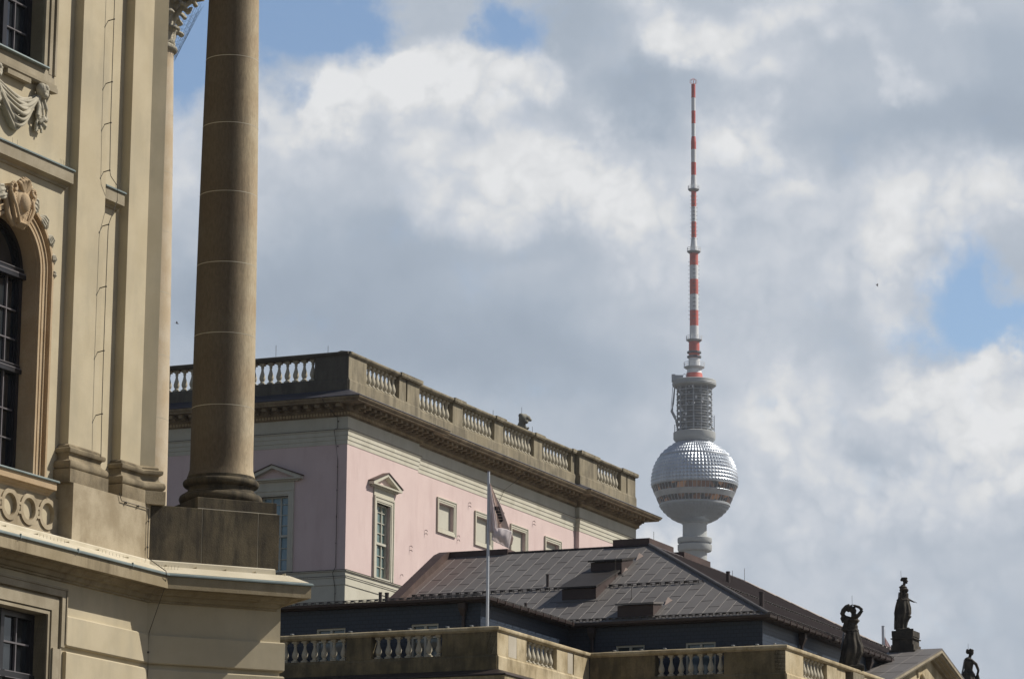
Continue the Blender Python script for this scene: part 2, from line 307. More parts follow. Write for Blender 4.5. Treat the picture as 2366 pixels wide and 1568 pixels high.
# ------------------------------------------------------------------ mesh builder
class MB:
    def __init__(s, T=None): s.v = []; s.f = []; s.T = T or Matrix.Identity(4)
    def add(s, vs, fs):
        o = len(s.v); s.v += [tuple(s.T @ Vector(p)) for p in vs]; s.f += [tuple(i+o for i in f) for f in fs]; return s
    def box(s, a0, a1, b0, b1, c0, c1):
        v = [(x, y, z) for z in (c0, c1) for y in (b0, b1) for x in (a0, a1)]
        return s.add(v, [(0, 2, 3, 1), (4, 5, 7, 6), (0, 1, 5, 4), (2, 6, 7, 3), (0, 4, 6, 2), (1, 3, 7, 5)])
    def frustum(s, c, half0, half1, z0, z1):
        v = [(c[0]+i*h, c[1]+j*h, z) for z, h in ((z0, half0), (z1, half1)) for i, j in ((-1, -1), (1, -1), (1, 1), (-1, 1))]
        return s.add(v, [(3, 2, 1, 0), (4, 5, 6, 7), (0, 1, 5, 4), (1, 2, 6, 5), (2, 3, 7, 6), (3, 0, 4, 7)])
    def sweep(s, prof, path, closed=False):
        """prof: closed polygon of (outward, z); path: plan polyline, outward on its right-hand side"""
        n = len(path); rings = []
        for i, p in enumerate(path):
            p = Vector(p)
            a = (p-Vector(path[i-1])).normalized() if i > 0 else None
            b = (Vector(path[i+1])-p).normalized() if i < n-1 else None
            na = Vector((a.y, -a.x)) if a else None; nb = Vector((b.y, -b.x)) if b else None
            if na is None: mt = nb
            elif nb is None: mt = na
            else: mt = (na+nb)/(1+na.dot(nb))
            rings.append([(p.x+mt.x*o, p.y+mt.y*o, z) for o, z in prof])
        m = len(prof); vs = [q for r in rings for q in r]; fs = []
        for i in range(n-1):
            for j in range(m):
                k = (j+1) % m; fs.append((i*m+j, i*m+k, (i+1)*m+k, (i+1)*m+j))
        fs.append(tuple(range(m))); fs.append(tuple((n-1)*m+j for j in reversed(range(m))))
        return s.add(vs, fs)
    def lathe(s, prof, c=(0, 0), seg=24, a0=0, a1=2*pi, cap=True):
        full = abs(a1-a0-2*pi) < 1e-6; ns = seg if full else seg+1
        vs = [(c[0]+r*cos(a0+(a1-a0)*i/seg), c[1]+r*sin(a0+(a1-a0)*i/seg), z) for r, z in prof for i in range(ns)]
        fs = []
        for j in range(len(prof)-1):
            for i in range(seg):
                k = (i+1) % ns; fs.append((j*ns+i, j*ns+k, (j+1)*ns+k, (j+1)*ns+i))
        if cap and full:
            fs.append(tuple(reversed(range(ns)))); fs.append(tuple((len(prof)-1)*ns+i for i in range(ns)))
        return s.add(vs, fs)
    def tube(s, pts, r, seg=6, cap=True):
        pts = [Vector(p) for p in pts]; rs = r if isinstance(r, (list, tuple)) else [r]*len(pts); vs = []; fs = []
        for i, p in enumerate(pts):
            d = (pts[min(i+1, len(pts)-1)]-pts[max(i-1, 0)]).normalized()
            q = d.cross(Vector((0, 0, 1)))
            if q.length < .1: q = d.cross(Vector((0, 1, 0)))
            q.normalize(); t = d.cross(q)
            vs += [tuple(p+rs[i]*(q*cos(2*pi*k/seg)+t*sin(2*pi*k/seg))) for k in range(seg)]
        for i in range(len(pts)-1):
            for k in range(seg):
                l = (k+1) % seg; fs.append((i*seg+k, i*seg+l, (i+1)*seg+l, (i+1)*seg+k))
        if cap: fs.append(tuple(reversed(range(seg)))); fs.append(tuple((len(pts)-1)*seg+k for k in range(seg)))
        return s.add(vs, fs)
    def ball(s, c, r, seg=12, rings=8, rot=None):
        r = r if isinstance(r, (tuple, list)) else (r, r, r); vs = []; fs = []
        R = rot or Matrix.Identity(3); c = Vector(c)
        for j in range(1, rings):
            th = pi*j/rings
            for i in range(seg):
                a = 2*pi*i/seg; vs.append(tuple(c+R@Vector((r[0]*sin(th)*cos(a), r[1]*sin(th)*sin(a), r[2]*cos(th)))))
        vs += [tuple(c+R@Vector((0, 0, r[2]))), tuple(c-R@Vector((0, 0, r[2])))]
        for j in range(rings-2):
            for i in range(seg):
                k = (i+1) % seg; fs.append((j*seg+i, (j+1)*seg+i, (j+1)*seg+k, j*seg+k))
        t, b = len(vs)-2, len(vs)-1
        for i in range(seg):
            k = (i+1) % seg; fs.append((t, i, k)); fs.append((b, (rings-2)*seg+k, (rings-2)*seg+i))
        return s.add(vs, fs)
    def prism(s, poly, d0, d1):
        """poly in (a,c) plane extruded along b"""
        n = len(poly); vs = [(a, d0, c) for a, c in poly]+[(a, d1, c) for a, c in poly]
        fs = [tuple(range(n)), tuple(reversed(range(n, 2*n)))]+[(i, i+n, (i+1) % n+n, (i+1) % n) for i in range(n)]
        return s.add(vs, fs)
    def slab(s, quad, th):
        """plane polygon given 3-D points, thickened downward along its normal"""
        p = [Vector(q) for q in quad]; nn = (p[1]-p[0]).cross(p[2]-p[0]).normalized()
        if nn.z < 0: nn = -nn
        k = len(p); vs = [tuple(q) for q in p]+[tuple(q-nn*th) for q in p]
        fs = [tuple(range(k)), tuple(reversed(range(k, 2*k)))]+[(i, (i+1) % k, (i+1) % k+k, i+k) for i in range(k)]
        return s.add(vs, fs)
    def wall(s, u0, u1, z0, z1, holes=(), w=0.0, depth=.35):
        """thin-faced wall in (u,w,z) with rectangular holes and their reveals"""
        us = sorted({u0, u1, *[h[0] for h in holes], *[h[1] for h in holes]}); zs = sorted({z0, z1, *[h[2] for h in holes], *[h[3] for h in holes]})
        for i in range(len(us)-1):
            for j in range(len(zs)-1):
                cu, cz = (us[i]+us[i+1])/2, (zs[j]+zs[j+1])/2
                if any(h[0] < cu < h[1] and h[2] < cz < h[3] for h in holes): continue
                s.add([(us[i], w, zs[j]), (us[i+1], w, zs[j]), (us[i+1], w, zs[j+1]), (us[i], w, zs[j+1])], [(0, 1, 2, 3)])
        for h in holes:
            a, b, c, d = h
            for q in (((a, c), (a, d)), ((b, c), (b, d)), ((a, c), (b, c)), ((a, d), (b, d))):
                (x0, y0), (x1, y1) = q
                s.add([(x0, w, y0), (x1, w, y1), (x1, w-depth, y1), (x0, w-depth, y0)], [(0, 1, 2, 3)])
        return s
    def build(s, name, mat, parent=None, smooth=False, bevel=0, mods=None):
        me = bpy.data.meshes.new(name); me.from_pydata(s.v, [], s.f); me.validate()
        bm = bmesh.new(); bm.from_mesh(me); bmesh.ops.recalc_face_normals(bm, faces=bm.faces); bm.to_mesh(me); bm.free()
        me.materials.append(M[mat] if isinstance(mat, str) else mat)
        if smooth: me.polygons.foreach_set('use_smooth', [True]*len(me.polygons))
        o = bpy.data.objects.new(name, me); C.objects.link(o)
        if parent: o.parent = parent
        if bevel:
            b = o.modifiers.new('bevel', 'BEVEL'); b.width = bevel; b.segments = 2; b.limit_method = 'ANGLE'; b.angle_limit = radians(40)
        if smooth:
            try: me.set_sharp_from_angle(angle=radians(38))
            except Exception: pass
        return o
def thing(name, label, cat, loc=(0, 0, 0), rz=0, group=None):
    o = bpy.data.objects.new(name, None); C.objects.link(o); o.location = loc; o.rotation_euler = (0, 0, rz)
    o['label'] = label; o['category'] = cat
    if group: o['group'] = group
    return o
def part(name, parent):
    o = bpy.data.objects.new(name, None); C.objects.link(o); o.parent = parent; return o
def basis(origin, ud, wd):      # (u,w,z) -> local
    return Matrix(((ud[0], wd[0], 0, origin[0]), (ud[1], wd[1], 0, origin[1]), (0, 0, 1, 0), (0, 0, 0, 1)))
def copy_of(o, parent, loc=None, mw=None):
    c = o.copy(); C.objects.link(c); c.parent = parent
    if loc is not None: c.location = loc
    return c
def fsub(o, label): o['label'] = label; return o

# ------------------------------------------------------------------ ground
g = MB(); g.add([(-6000, -6000, 0), (6000, -6000, 0), (6000, 6000, 0), (-6000, 6000, 0)], [(0, 1, 2, 3)])
go = g.build('ground', 'paving'); go['kind'] = 'structure'

# ================================================================== baroque palace in the foreground
A_B = radians(25.2)
nBw = Vector((cos(A_B), -sin(A_B), 0)); KW = Vector((-6.21764, 57.63616, 0)); OB = KW - .34*nBw
pal = thing('baroque_palace', 'cream plastered baroque palace facade with giant stone column and pilasters in the left foreground', 'palace', OB, -A_B)
TF = basis((0, 0), (0, 1), (1, 0))
S39, C39 = sin(radians(39)), cos(radians(39))
TC = basis((.34, 0), (S39, C39), (C39, -S39))
def ch(e, ww): p = TC @ Vector((e, ww, 0)); return (p.x, p.y)
def zp(mb, poly, z0, z1):
    n = len(poly); vs = [(x, y, z0) for x, y in poly]+[(x, y, z1) for x, y in poly]
    return mb.add(vs, [tuple(reversed(range(n))), tuple(range(n, 2*n))]+[(i, (i+1) % n, (i+1) % n+n, i+n) for i in range(n)])
UC = -4.10; UW = -4.22; ZS = 14.52; RA = .81
# upper wall with window opening and arched opening
mb = MB(TF)
mb.wall(-16, -.12, 10.13, 24.2, [(UC-RA, UC+RA, 10.9, ZS+RA+.02), (UW-.83, UW+.83, 18.03, 21.4)], 0, .30)
for sgn in (-1, 1):        # spandrels around the arch head
    N = 20; pts = [(UC+sgn*RA*cos(a*pi/2/N), ZS+RA*sin(a*pi/2/N)) for a in range(N+1)]
    for i in range(N):
        (a, b), (c, d) = pts[i], pts[i+1]
        mb.add([(a, 0, b), (c, 0, d), (c, 0, ZS+RA+.02), (UC+sgn*RA if i == 0 else a, 0, ZS+RA+.02)], [(0, 1, 2, 3)])
wl = mb.build('wall', 'plaster', pal)
# solid body behind (keeps the light out and closes the view from the side)
mb = MB(); zp(mb, [(-.42, -16), (-.42, -.16), (-9, -.16), (-9, -16)], 10.1, 25.2); zp(mb, [(.0, -16), (.0, -.3), (-9, -.3), (-9, -16)], 0, 10.09)
mb.build('inner_wall', 'plaster', pal)
mb = MB(); e = ch(2.46, -.01); e2 = ch(3.7, -11.0)

# lower wall
mb = MB(TF); mb.wall(-16, 0, 0, 9.80, [(-5.03, -3.15, 5.6, 8.82)], .34, .30)
mb.T = TC; mb.wall(0, 2.46, 0, 9.80, [], 0)
mb.T = Matrix.Identity(4)
b0 = ch(2.46, 0); b1 = ch(3.8, -11.2)
mb.add([(*b0, 0), (*b1, 0), (*b1, 9.8), (*b0, 9.8)], [(0, 1, 2, 3)])
mb.build('lower_wall', 'plaster', pal)
# rustication courses
mb = MB()
for z0, z1 in ((8.335, 8.84), (7.70, 8.25), (7.07, 7.62), (6.44, 6.99), (5.81, 6.36), (5.18, 5.73), (4.55, 5.10), (3.92, 4.47), (3.29, 3.84), (2.66, 3.21), (2.03, 2.58), (1.2, 1.95)):
    pr = [(-.05, z0), (.055, z0), (.075, z0+.02), (.075, z1-.02), (.055, z1), (-.05, z1)]
    mb.sweep(pr, [(.34, -2.62), (.34, 0), ch(2.46, 0), ch(2.8, -2.6)])
    mb.sweep(pr, [(.34, -16), (.34, -5.56)])
mb.build('rustication', 'plaster', pal)
# lower cornice
cpath = [(.34, -16), (.34, 0), ch(2.32, 0), ch(2.32, -2.2)]
mb = MB(); mb.sweep([(-.1, 9.39), (.05, 9.39), (.05, 9.42), (.09, 9.43), (.11, 9.47), (.12, 9.50), (.20, 9.51), (.22, 9.545), (.27, 9.585), (.30, 9.59), (.30, 9.60), (.44, 9.60), (.44, 9.585), (.50, 9.585), (.50, 9.805), (-.1, 9.805)], cpath)
cor = mb.build('cornice', 'cornice', pal)
mb = MB(); mb.sweep([(.40, 9.81), (.515, 9.79), (.54, 9.80), (.54, 9.822), (.515, 9.845), (.40, 9.87)], cpath)
for q in range(5):     # seam clips along the lip
    u = -8.2+q*1.7
    mb.T = TF; mb.box(u, u+.02, .86, .888, 9.785, 9.86)
mb.T = Matrix.Identity(4)
mb.build('metal_edge', 'lip', pal)
mb = MB(); mb.sweep([(-.02, 9.82), (.48, 9.856), (.20, 10.0), (.02, 10.025), (.018, 10.11), (.004, 10.128), (-.02, 10.128)], cpath)
mb.T = TF
for q in range(9): mb.box(-8.4+q*.93, -8.39+q*.93, .36, .52, 9.96, 10.035)
mb.T = TC
for q in range(5): mb.box(.25+q*.55, .262+q*.55, .02, .2, 9.93, 10.035)
mb.build('flashing', 'flash', pal)
# pedestal course
mb = MB(); zp(mb, [(-.3, -2.47), (.34, -2.47), (.34, 0), ch(2.40, 0), ch(2.40, -1.9), (-.3, 1.5)], 10.118, 11.10)
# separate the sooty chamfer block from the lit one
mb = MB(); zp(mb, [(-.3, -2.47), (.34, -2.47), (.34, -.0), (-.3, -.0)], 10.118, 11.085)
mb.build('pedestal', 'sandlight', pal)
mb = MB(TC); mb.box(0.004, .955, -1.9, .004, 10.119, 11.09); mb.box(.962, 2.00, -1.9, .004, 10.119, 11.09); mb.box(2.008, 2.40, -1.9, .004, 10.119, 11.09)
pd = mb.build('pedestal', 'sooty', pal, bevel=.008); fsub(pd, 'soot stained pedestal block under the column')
mb = MB(TC); mb.box(.955, .962, -1.8, 0, 10.13, 11.086); mb.box(2.0, 2.008, -1.8, 0, 10.13, 11.086); mb.box(.87, 2.36, -1.6, -.003, 11.086, 11.103)
mb.build('mortar_joint', 'mortar', pal)
# pilasters
def pilaster(path, zb, shaft_mat, name='pilaster'):
    p = part(name, pal)
    m = MB(); m.sweep([(-.1, zb), (0, zb), (0, 24.0), (-.1, 24.0)], path); m.build('shaft', shaft_mat, p)
    m = MB(); z = zb-.45
    m.sweep([(-.1, z), (.10, z), (.135, z+.02), (.155, z+.055), (.155, z+.10), (.135, z+.14), (.10, z+.155), (.085, z+.165), (.06, z+.20), (.055, z+.25), (.075, z+.285), (.105, z+.29), (.118, z+.315), (.118, z+.355), (.10, z+.375), (.055, z+.38), (.055, z+.415), (.02, z+.445), (-.1, z+.452)], path)
    m.build('base', 'basestone', p, smooth=True)
    m = MB(); m.sweep([(-.1, 11.08), (.158, 11.08), (.158, zb-.45), (-.1, zb-.45)], path); m.build('plinth', 'basestone', p)
    return p
pilaster([(0, -2.425), (.18, -2.425), (.18, -1.545), (0, -1.545)], 11.76, 'plaster')
e3 = (.18+.27*S39, -.13+.27*C39)
pilaster([(0, -.775), (.18, -.775), (.18, -.13), e3, (e3[0]-.9*C39, e3[1]+.9*S39)], 11.76, 'plaster')
# solid core of the second pilaster
mb = MB(); zp(mb, [(.06, -.7), (.17, -.14), (e3[0]-.03, e3[1]-.03), (e3[0]-.8*C39, e3[1]+.8*S39), (-.6, -.3)], 11.1, 24); mb.build('pilaster_core', 'plaster', pal)
# string courses
def ledge(u0, u1):
    m = MB(); m.sweep([(-.02, 16.13), (.03, 16.13), (.05, 16.17), (.10, 16.185), (.13, 16.20), (.16, 16.205), (.16, 16.42), (-.02, 16.42)], [(0, u0), (0, u1)]); l = m.build('ledge', 'ledge', pal)
    m = MB(); m.sweep([(-.01, 16.421), (.175, 16.415), (.19, 16.42), (.19, 16.44), (.17, 16.455), (-.01, 16.50)], [(0, u0), (0, u1+.015)]); m.build('metal_cap', 'lip', l)
    m = MB(TF)
    for q in range(3): m.box(u1-.75-q*.9, u1-.745-q*.9, .1, .162, 16.206, 16.419)
    if u1-u0 > 2: m.build('joint', 'mortar', l)
ledge(-16, -2.53); ledge(-1.53, -.885)
# bird spikes
def spikes(mbb, T, pts):
    mbb.T = T
    for u, ww, z in pts:
        mbb.tube([(u, ww, z), (u+.012, ww-.01, z+.11)], .0022, 4)
m = MB()
spikes(m, TF, [(-2.9+i*.05, .12, 16.46) for i in range(7)]+[(-4.35, .12, 16.46), (-4.20, .12, 16.46)]+[(-1.13+i*.05, .12, 16.46) for i in range(5)])
spikes(m, TF, [(-3.85+i*.105, .62, 9.90) for i in range(8)]+[(-1.95+i*.11, .62, 9.9) for i in range(7)])
spikes(m, TC, [(.05+i*.06, .32, 9.90) for i in range(7)]+[(2.42+i*.07, .25, 9.9) for i in range(7)])
m.build('bird_spikes', 'wire', pal)
# breast panel with linked rings below the arched window
mb = MB(TF)
rc = [-2.80, -3.36, -3.92, -4.48, -5.04]; RZ = 10.52; W0 = .05
def holed(mb, u0, u1, z0, z1, uc, zc, r, ww, dep, N=32):
    def sq(a):      # point on the rectangle in direction a
        dx, dz = cos(a), sin(a); t = min((u1-uc)/dx if dx > 1e-9 else 1e9, (u0-uc)/dx if dx < -1e-9 else 1e9, (z1-zc)/dz if dz > 1e-9 else 1e9, (z0-zc)/dz if dz < -1e-9 else 1e9)
        return (uc+dx*t, ww, zc+dz*t)
    cor_ = sorted([2*pi*i/N for i in range(N)]+[atan2(z-zc, u-uc) % (2*pi) for u in (u0, u1) for z in (z0, z1)])
    for i, a in enumerate(cor_):
        b = cor_[(i+1) % len(cor_)]
        ca = [(uc+r*cos(q), ww, zc+r*sin(q)) for q in (a, b)]
        mb.add([sq(a), sq(b), ca[1], ca[0]], [(0, 1, 2, 3)])
        mb.add([ca[0], ca[1], (ca[1][0], ww-dep, ca[1][2]), (ca[0][0], ww-dep, ca[0][2])], [(0, 1, 2, 3)])
    mb.add([(uc+r*cos(2*pi*i/N), ww-dep, zc+r*sin(2*pi*i/N)) for i in range(N)], [tuple(range(N))])
for uc in rc: holed(mb, uc-.28, uc+.28, 10.22, 10.82, uc, RZ, .185, W0, .16)
mb.box(-16, rc[-1]-.28, W0-.05, W0, 10.22, 10.82); mb.box(rc[0]+.28, -2.46, W0-.05, W0, 10.22, 10.82)
mb.box(-16, -2.46, -.05, W0+.02, 10.13, 10.22)
pn = mb.build('breast_panel', 'sandlight', pal)
for uc in rc:
    m = MB(TF); N = 40
    for i in range(N):
        a, b = 2*pi*i/N, 2*pi*(i+1)/N
        r0, r1 = .185, .262
        q = [(uc+r*cos(t), ww, RZ+r*sin(t)) for ww in (W0, W0+.028) for r in (r0, r1) for t in (a, b)]
        m.add(q, [(4, 5, 7, 6), (2, 3, 7, 6), (0, 1, 5, 4)])
    m.build('ring', 'sandlight', pn)
    m = MB(TF); cu = uc-.28; N = 20
    for r0, r1, dz in ((.055, .10, .03),):
        for i in range(N):
            a, b = 2*pi*i/N, 2*pi*(i+1)/N
            q = [(cu+r*cos(t), ww, RZ-.02+r*sin(t)) for ww in (W0, W0+dz) for r in (r0, r1) for t in (a, b)]
            m.add(q, [(4, 5, 7, 6), (2, 3, 7, 6), (0, 1, 5, 4)])
    m.ball((cu, W0+.0, RZ-.02), (.05, .02, .05), 12, 8)
    m.build('boss', 'sandlight', pn)
mb = MB(); mb.sweep([(-.02, 10.82), (.06, 10.82), (.07, 10.85), (.11, 10.87), (.13, 10.90), (.17, 10.905), (.20, 10.91), (.20, 11.035), (-.02, 11.035)], [(0, -16), (0, -2.755)])
sl = mb.build('sill', 'arch', pal)
mb = MB(); mb.sweep([(-.30, 11.03), (.20, 11.036), (.235, 11.036), (.24, 11.05), (.225, 11.07), (-.30, 11.10)], [(0, -16), (0, -2.72)]); mb.build('metal_cap', 'lip', sl)
# arched window
aw = part('arched_window', pal)
def arch_band(m, r0, r1, w0, w1, zj, N=40, u=UC):
    pr = [(r0, w0), (r0, w1), (r1, w1), (r1, w0)]
    pts = [(-1, None)]+[(i, pi-pi*i/N) for i in range(N+1)]+[(N+1, None)]
    vs = []
    for k, a in pts:
        for r, ww in pr:
            if a is None: vs.append((u+(-r if k < 0 else r), ww, zj))
            else: vs.append((u+r*cos(a), ww, ZS+r*sin(a)))
    fs = [(i*4+j, i*4+(j+1) % 4, (i+1)*4+(j+1) % 4, (i+1)*4+j) for i in range(len(pts)-1) for j in range(4)]
    m.add(vs, fs+[(0, 1, 2, 3)])
m = MB(TF)
for r0, r1, w1 in ((RA, RA+.05, .07), (RA+.05, RA+.075, .03), (RA+.075, RA+.15, .075), (RA+.15, RA+.17, .10), (RA+.17, RA+.26, .045), (RA+.26, RA+.31, .13)):
    arch_band(m, r0-(.0 if r0 > RA else .001), r1, -.3 if r0 == RA else 0, w1, 11.075)
m.build('architrave', 'arch', aw)
m = MB(TF); arch_band(m, RA-.012, RA+.0, -.45, -.0, 11.075); m.build('reveal', 'arch', aw)
m = MB(TF)
arch_band(m, RA-.10, RA-.012, -.36, -.27, 11.08); arch_band(m, RA-.125, RA-.10, -.36, -.30, 11.08)
m.box(UC-RA, UC+RA, -.36, -.20, 14.40, 14.47); m.box(UC-RA+.02, UC+RA-.02, -.36, -.24, 14.47, 14.56)
m.box(UC-RA, UC+RA, -.36, -.22, 12.80, 12.87); m.box(UC-RA+.02, UC+RA-.02, -.36, -.25, 12.87, 12.93)
m.box(UC-.045, UC+.045, -.36, -.25, 11.08, 14.4)
m.build('frame', 'winframe', aw)
m = MB(TF)
m.box(UC-RA+.03, UC+RA-.03, -.26, -.195, 14.472, 14.490); m.box(UC-RA+.05, UC+RA-.05, -.28, -.225, 14.562, 14.575)
m.box(UC-RA+.03, UC+RA-.03, -.26, -.215, 12.872, 12.885); m.box(UC-RA+.05, UC+RA-.05, -.28, -.235, 12.932, 12.942)
for s_ in (-1, 1):
    m.box(UC+s_*.40-.012, UC+s_*.40+.012, -.345, -.305, 11.08, 14.4)
    for z in (13.86, 13.37, 12.18, 11.70):
        x0, x1 = (UC+.05, UC+RA-.12) if s_ > 0 else (UC-RA+.12, UC-.05)
        m.box(x0, x1, -.345, -.300, z-.011, z+.011)
m.build('glazing_bar', 'winlight', aw)
m = MB(TF); m.box(UC-RA, UC+RA, -.352, -.346, 11.08, 14.42)
N = 24; m.add([(UC+(RA-.05)*cos(pi*i/N), -.35, ZS+(RA-.05)*sin(pi*i/N)) for i in range(N+1)], [tuple(range(N+1))])
m.build('pane', 'glassdark', aw)
# rectangular windows: helper
def bands(m, u0, u1, z0, z1, bl, bottom=False):
    for o0, o1, ww, wb in bl:
        m.box(u0-o1, u0-o0, wb, ww, z0-(o1 if bottom else 0), z1+o0); m.box(u1+o0, u1+o1, wb, ww, z0-(o1 if bottom else 0), z1+o0)
        m.box(u0-o1, u1+o1, wb, ww, z1+o0, z1+o1)
        if bottom: m.box(u0-o0, u1+o0, wb, ww, z0-o1, z0-o0)
uw = part('upper_window', pal); a0, a1 = UW-.83, UW+.83
m = MB(TF); bands(m, a0, a1, 17.95, 21.4, [(0, .09, .05, -.3), (.09, .11, .02, 0), (.11, .20, .08, 0), (.20, .235, .035, 0), (.235, .29, .11, 0)])
m.build('architrave', 'ledge', uw)
m = MB(); m.sweep([(-.02, 17.70), (.10, 17.70), (.13, 17.73), (.13, 17.78), (.08, 17.80), (.07, 18.0), (-.02, 18.0)], [(0, a0-.29), (0, a1+.29)])
m.T = TF; m.box(a1-.06, a1+.292, .02, .15, 17.64, 17.72); m.box(a0-.292, a0+.06, .02, .15, 17.64, 17.72); m.box(UW-.35, UW+.35, .02, .12, 17.62, 17.70)
m.build('sill', 'ledge', uw)
m = MB(); m.sweep([(-.3, 18.0), (.14, 18.0), (.155, 18.01), (.15, 18.035), (-.3, 18.06)], [(0, a0-.02), (0, a1+.02)]); m.build('metal_cap', 'lip', uw)
m = MB(TF); bands(m, a0+.10, a1-.10, 18.14, 21.3, [(0, .10, -.24, -.33)], True); m.box(UW-.06, UW+.06, -.33, -.21, 18.06, 21.4); m.build('frame', 'winframe', uw)
m = MB(TF)
for s_ in (-1, 1):
    m.box(UW+s_*.395-.011, UW+s_*.395+.011, -.32, -.28, 18.1, 21.3)
    for z in (18.62, 19.11, 19.6, 20.1):
        m.box(UW+.06 if s_ > 0 else a0+.1, a1-.1 if s_ > 0 else UW-.06, -.32, -.275, z-.011, z+.011)
m.build('glazing_bar', 'winlight', uw)
m = MB(TF); m.box(a0, a1, -.328, -.322, 18.05, 21.35); m.build('pane', 'glassdark', uw)
m = MB(TF); m.box(UW+.06, UW+.22, -.3215, -.3205, 18.15, 21.25); m.build('blue_reflection', 'glassblue', uw)  # blue strip standing in for a reflection on the glass
lw = part('lower_window', pal); a0, a1 = -5.03, -3.15
m = MB(TF); BL = [(0, .05, .38, .05), (.05, .075, .35, .34), (.075, .28, .40, .34), (.28, .32, .36, .34), (.32, .43, .44, .34)]
bands(m, a0, a1, 8.30, 8.80, BL); m.box(a0-.5, a0-.43, .34, .46, 8.36, 9.23); m.box(a1+.43, a1+.455, .34, .46, 8.36, 9.26); m.box(a0-.46, a1+.455, .34, .46, 9.232, 9.262)
for o0, o1, ww, wb in BL[:4]: m.box(a0-o1, a0-o0, wb, ww, 5.6, 8.30); m.box(a1+o0, a1+o1, wb, ww, 5.6, 8.30)
m.box(a1+.32, a1+.37, .34, .42, 5.6, 8.30); m.box(a0-.37, a0-.32, .34, .42, 5.6, 8.30)
m.box(a1+.10, a1+.30, .40, .43, 5.6, 8.26)
m.build('architrave', 'ledge', lw)
m = MB(TF); bands(m, a0+.09, a1-.09, 5.7, 8.70, [(0, .09, .12, .03)]); m.box(-4.14, -4.04, .03, .13, 5.6, 8.8); m.box(a0, a1, .03, .16, 7.70, 7.80); m.build('frame', 'winframe', lw)
m = MB(TF)
for s_ in (-1, 1):
    cx = (-4.09+a1)/2 if s_ > 0 else (-4.09+a0)/2
    m.box(cx-.014, cx+.014, .045, .09, 7.82, 8.72); x0, x1 = (-4.03, a1-.1) if s_ > 0 else (a0+.1, -4.15)
    m.box(x0, x1, .045, .095, 8.27, 8.298); m.box(x0, x1, .10, .165, 7.80, 7.815); m.box(x0, x1, .12, .175, 7.70, 7.712)
m.build('glazing_bar', 'winlight', lw)
m = MB(TF); m.box(a0, a1, .030, .038, 5.6, 8.8); m.build('pane', 'glassdark', lw)

def remesh(o, vox, sm=4):
    r = o.modifiers.new('remesh', 'REMESH'); r.mode = 'VOXEL'; r.voxel_size = vox; r.use_smooth_shade = True
    if sm: s_ = o.modifiers.new('smooth', 'SMOOTH'); s_.factor = .5; s_.iterations = sm
    return o
# carved drapery swag
m = MB(TF)
K0, K1 = (UW-.70, 17.56), (UW+.70, 17.56)
for k in range(12):
    f = k/11; sag = .26+.54*f; pts = []; rr = []
    for i in range(23):
        t = i/22; x = K0[0]+(K1[0]-K0[0])*t; s4 = 4*t*(1-t)
        asym = .08*sin(pi*t*2)*f
        pts.append((x+asym, .05+.11*sin(pi*t)*(.35+.65*sin(pi*f))+.035*sin(k*2.9+t*6), K0[1]-sag*s4**.9)); rr.append(.012+.017*s4*(1 if k % 3 else 1.5))
    m.tube(pts, rr, 8)
N = 16                  # cloth sheet behind the folds
for i in range(N):
    for j in range(8):
        q = []
        for ii, jj in ((i, j), (i+1, j), (i+1, j+1), (i, j+1)):
            t = ii/N; f = jj/8; s4 = 4*t*(1-t); q.append((K0[0]+(K1[0]-K0[0])*t+.08*sin(2*pi*t)*f, .03+.10*sin(pi*t)*(.3+.6*sin(pi*f)), K0[1]-(.26+.54*f)*s4**.9))
        m.add([(*p[:1], 0, p[2]) for p in q]+q, [(0, 1, 2, 3), (4, 5, 6, 7), (0, 1, 5, 4), (2, 3, 7, 6), (1, 2, 6, 5), (3, 0, 4, 7)])
for s_ in (-1, 1):
    kx = UW+s_*.70
    m.ball((kx-.05, .13, 17.60), (.085, .10, .11)); m.ball((kx+.08, .10, 17.56), (.08, .09, .10)); m.ball((kx-.02, .2, 17.63), (.05, .05, .05)); m.ball((kx+.02, .16, 17.50), (.06, .06, .05)); m.ball((kx+.10, .14, 17.63), (.05, .05, .045))
    for q in range(5):
        ux = kx-.09+.052*q; zz = [(17.5, 0), (17.3, .01*q), (17.14-.02*(q % 2), .012*q), (17.02, -.01*q), (16.87+.012*q*(q % 3), .0)]
        m.tube([(ux*1.0+(kx-ux)*.4+dx if i == 0 else ux+dx+.012*sin(i*2+q), .08+.03*sin(q*1.7+i), z) for i, (z, dx) in enumerate(zz)], [.028, .034, .044, .030, .026], 8)
    m.tube([(kx+.06, .10, 17.17), (kx+.11, .13, 17.08), (kx+.02, .15, 17.10), (kx-.06, .12, 17.02)], [.03, .045, .04, .03], 8)
    m.tube([(kx+.02, .12, 17.04), (kx+.12, .12, 17.0), (kx+.13, .10, 16.94)], [.03, .04, .02], 8)
remesh(m.build('drapery_swag', 'relief', pal), .008, 1)
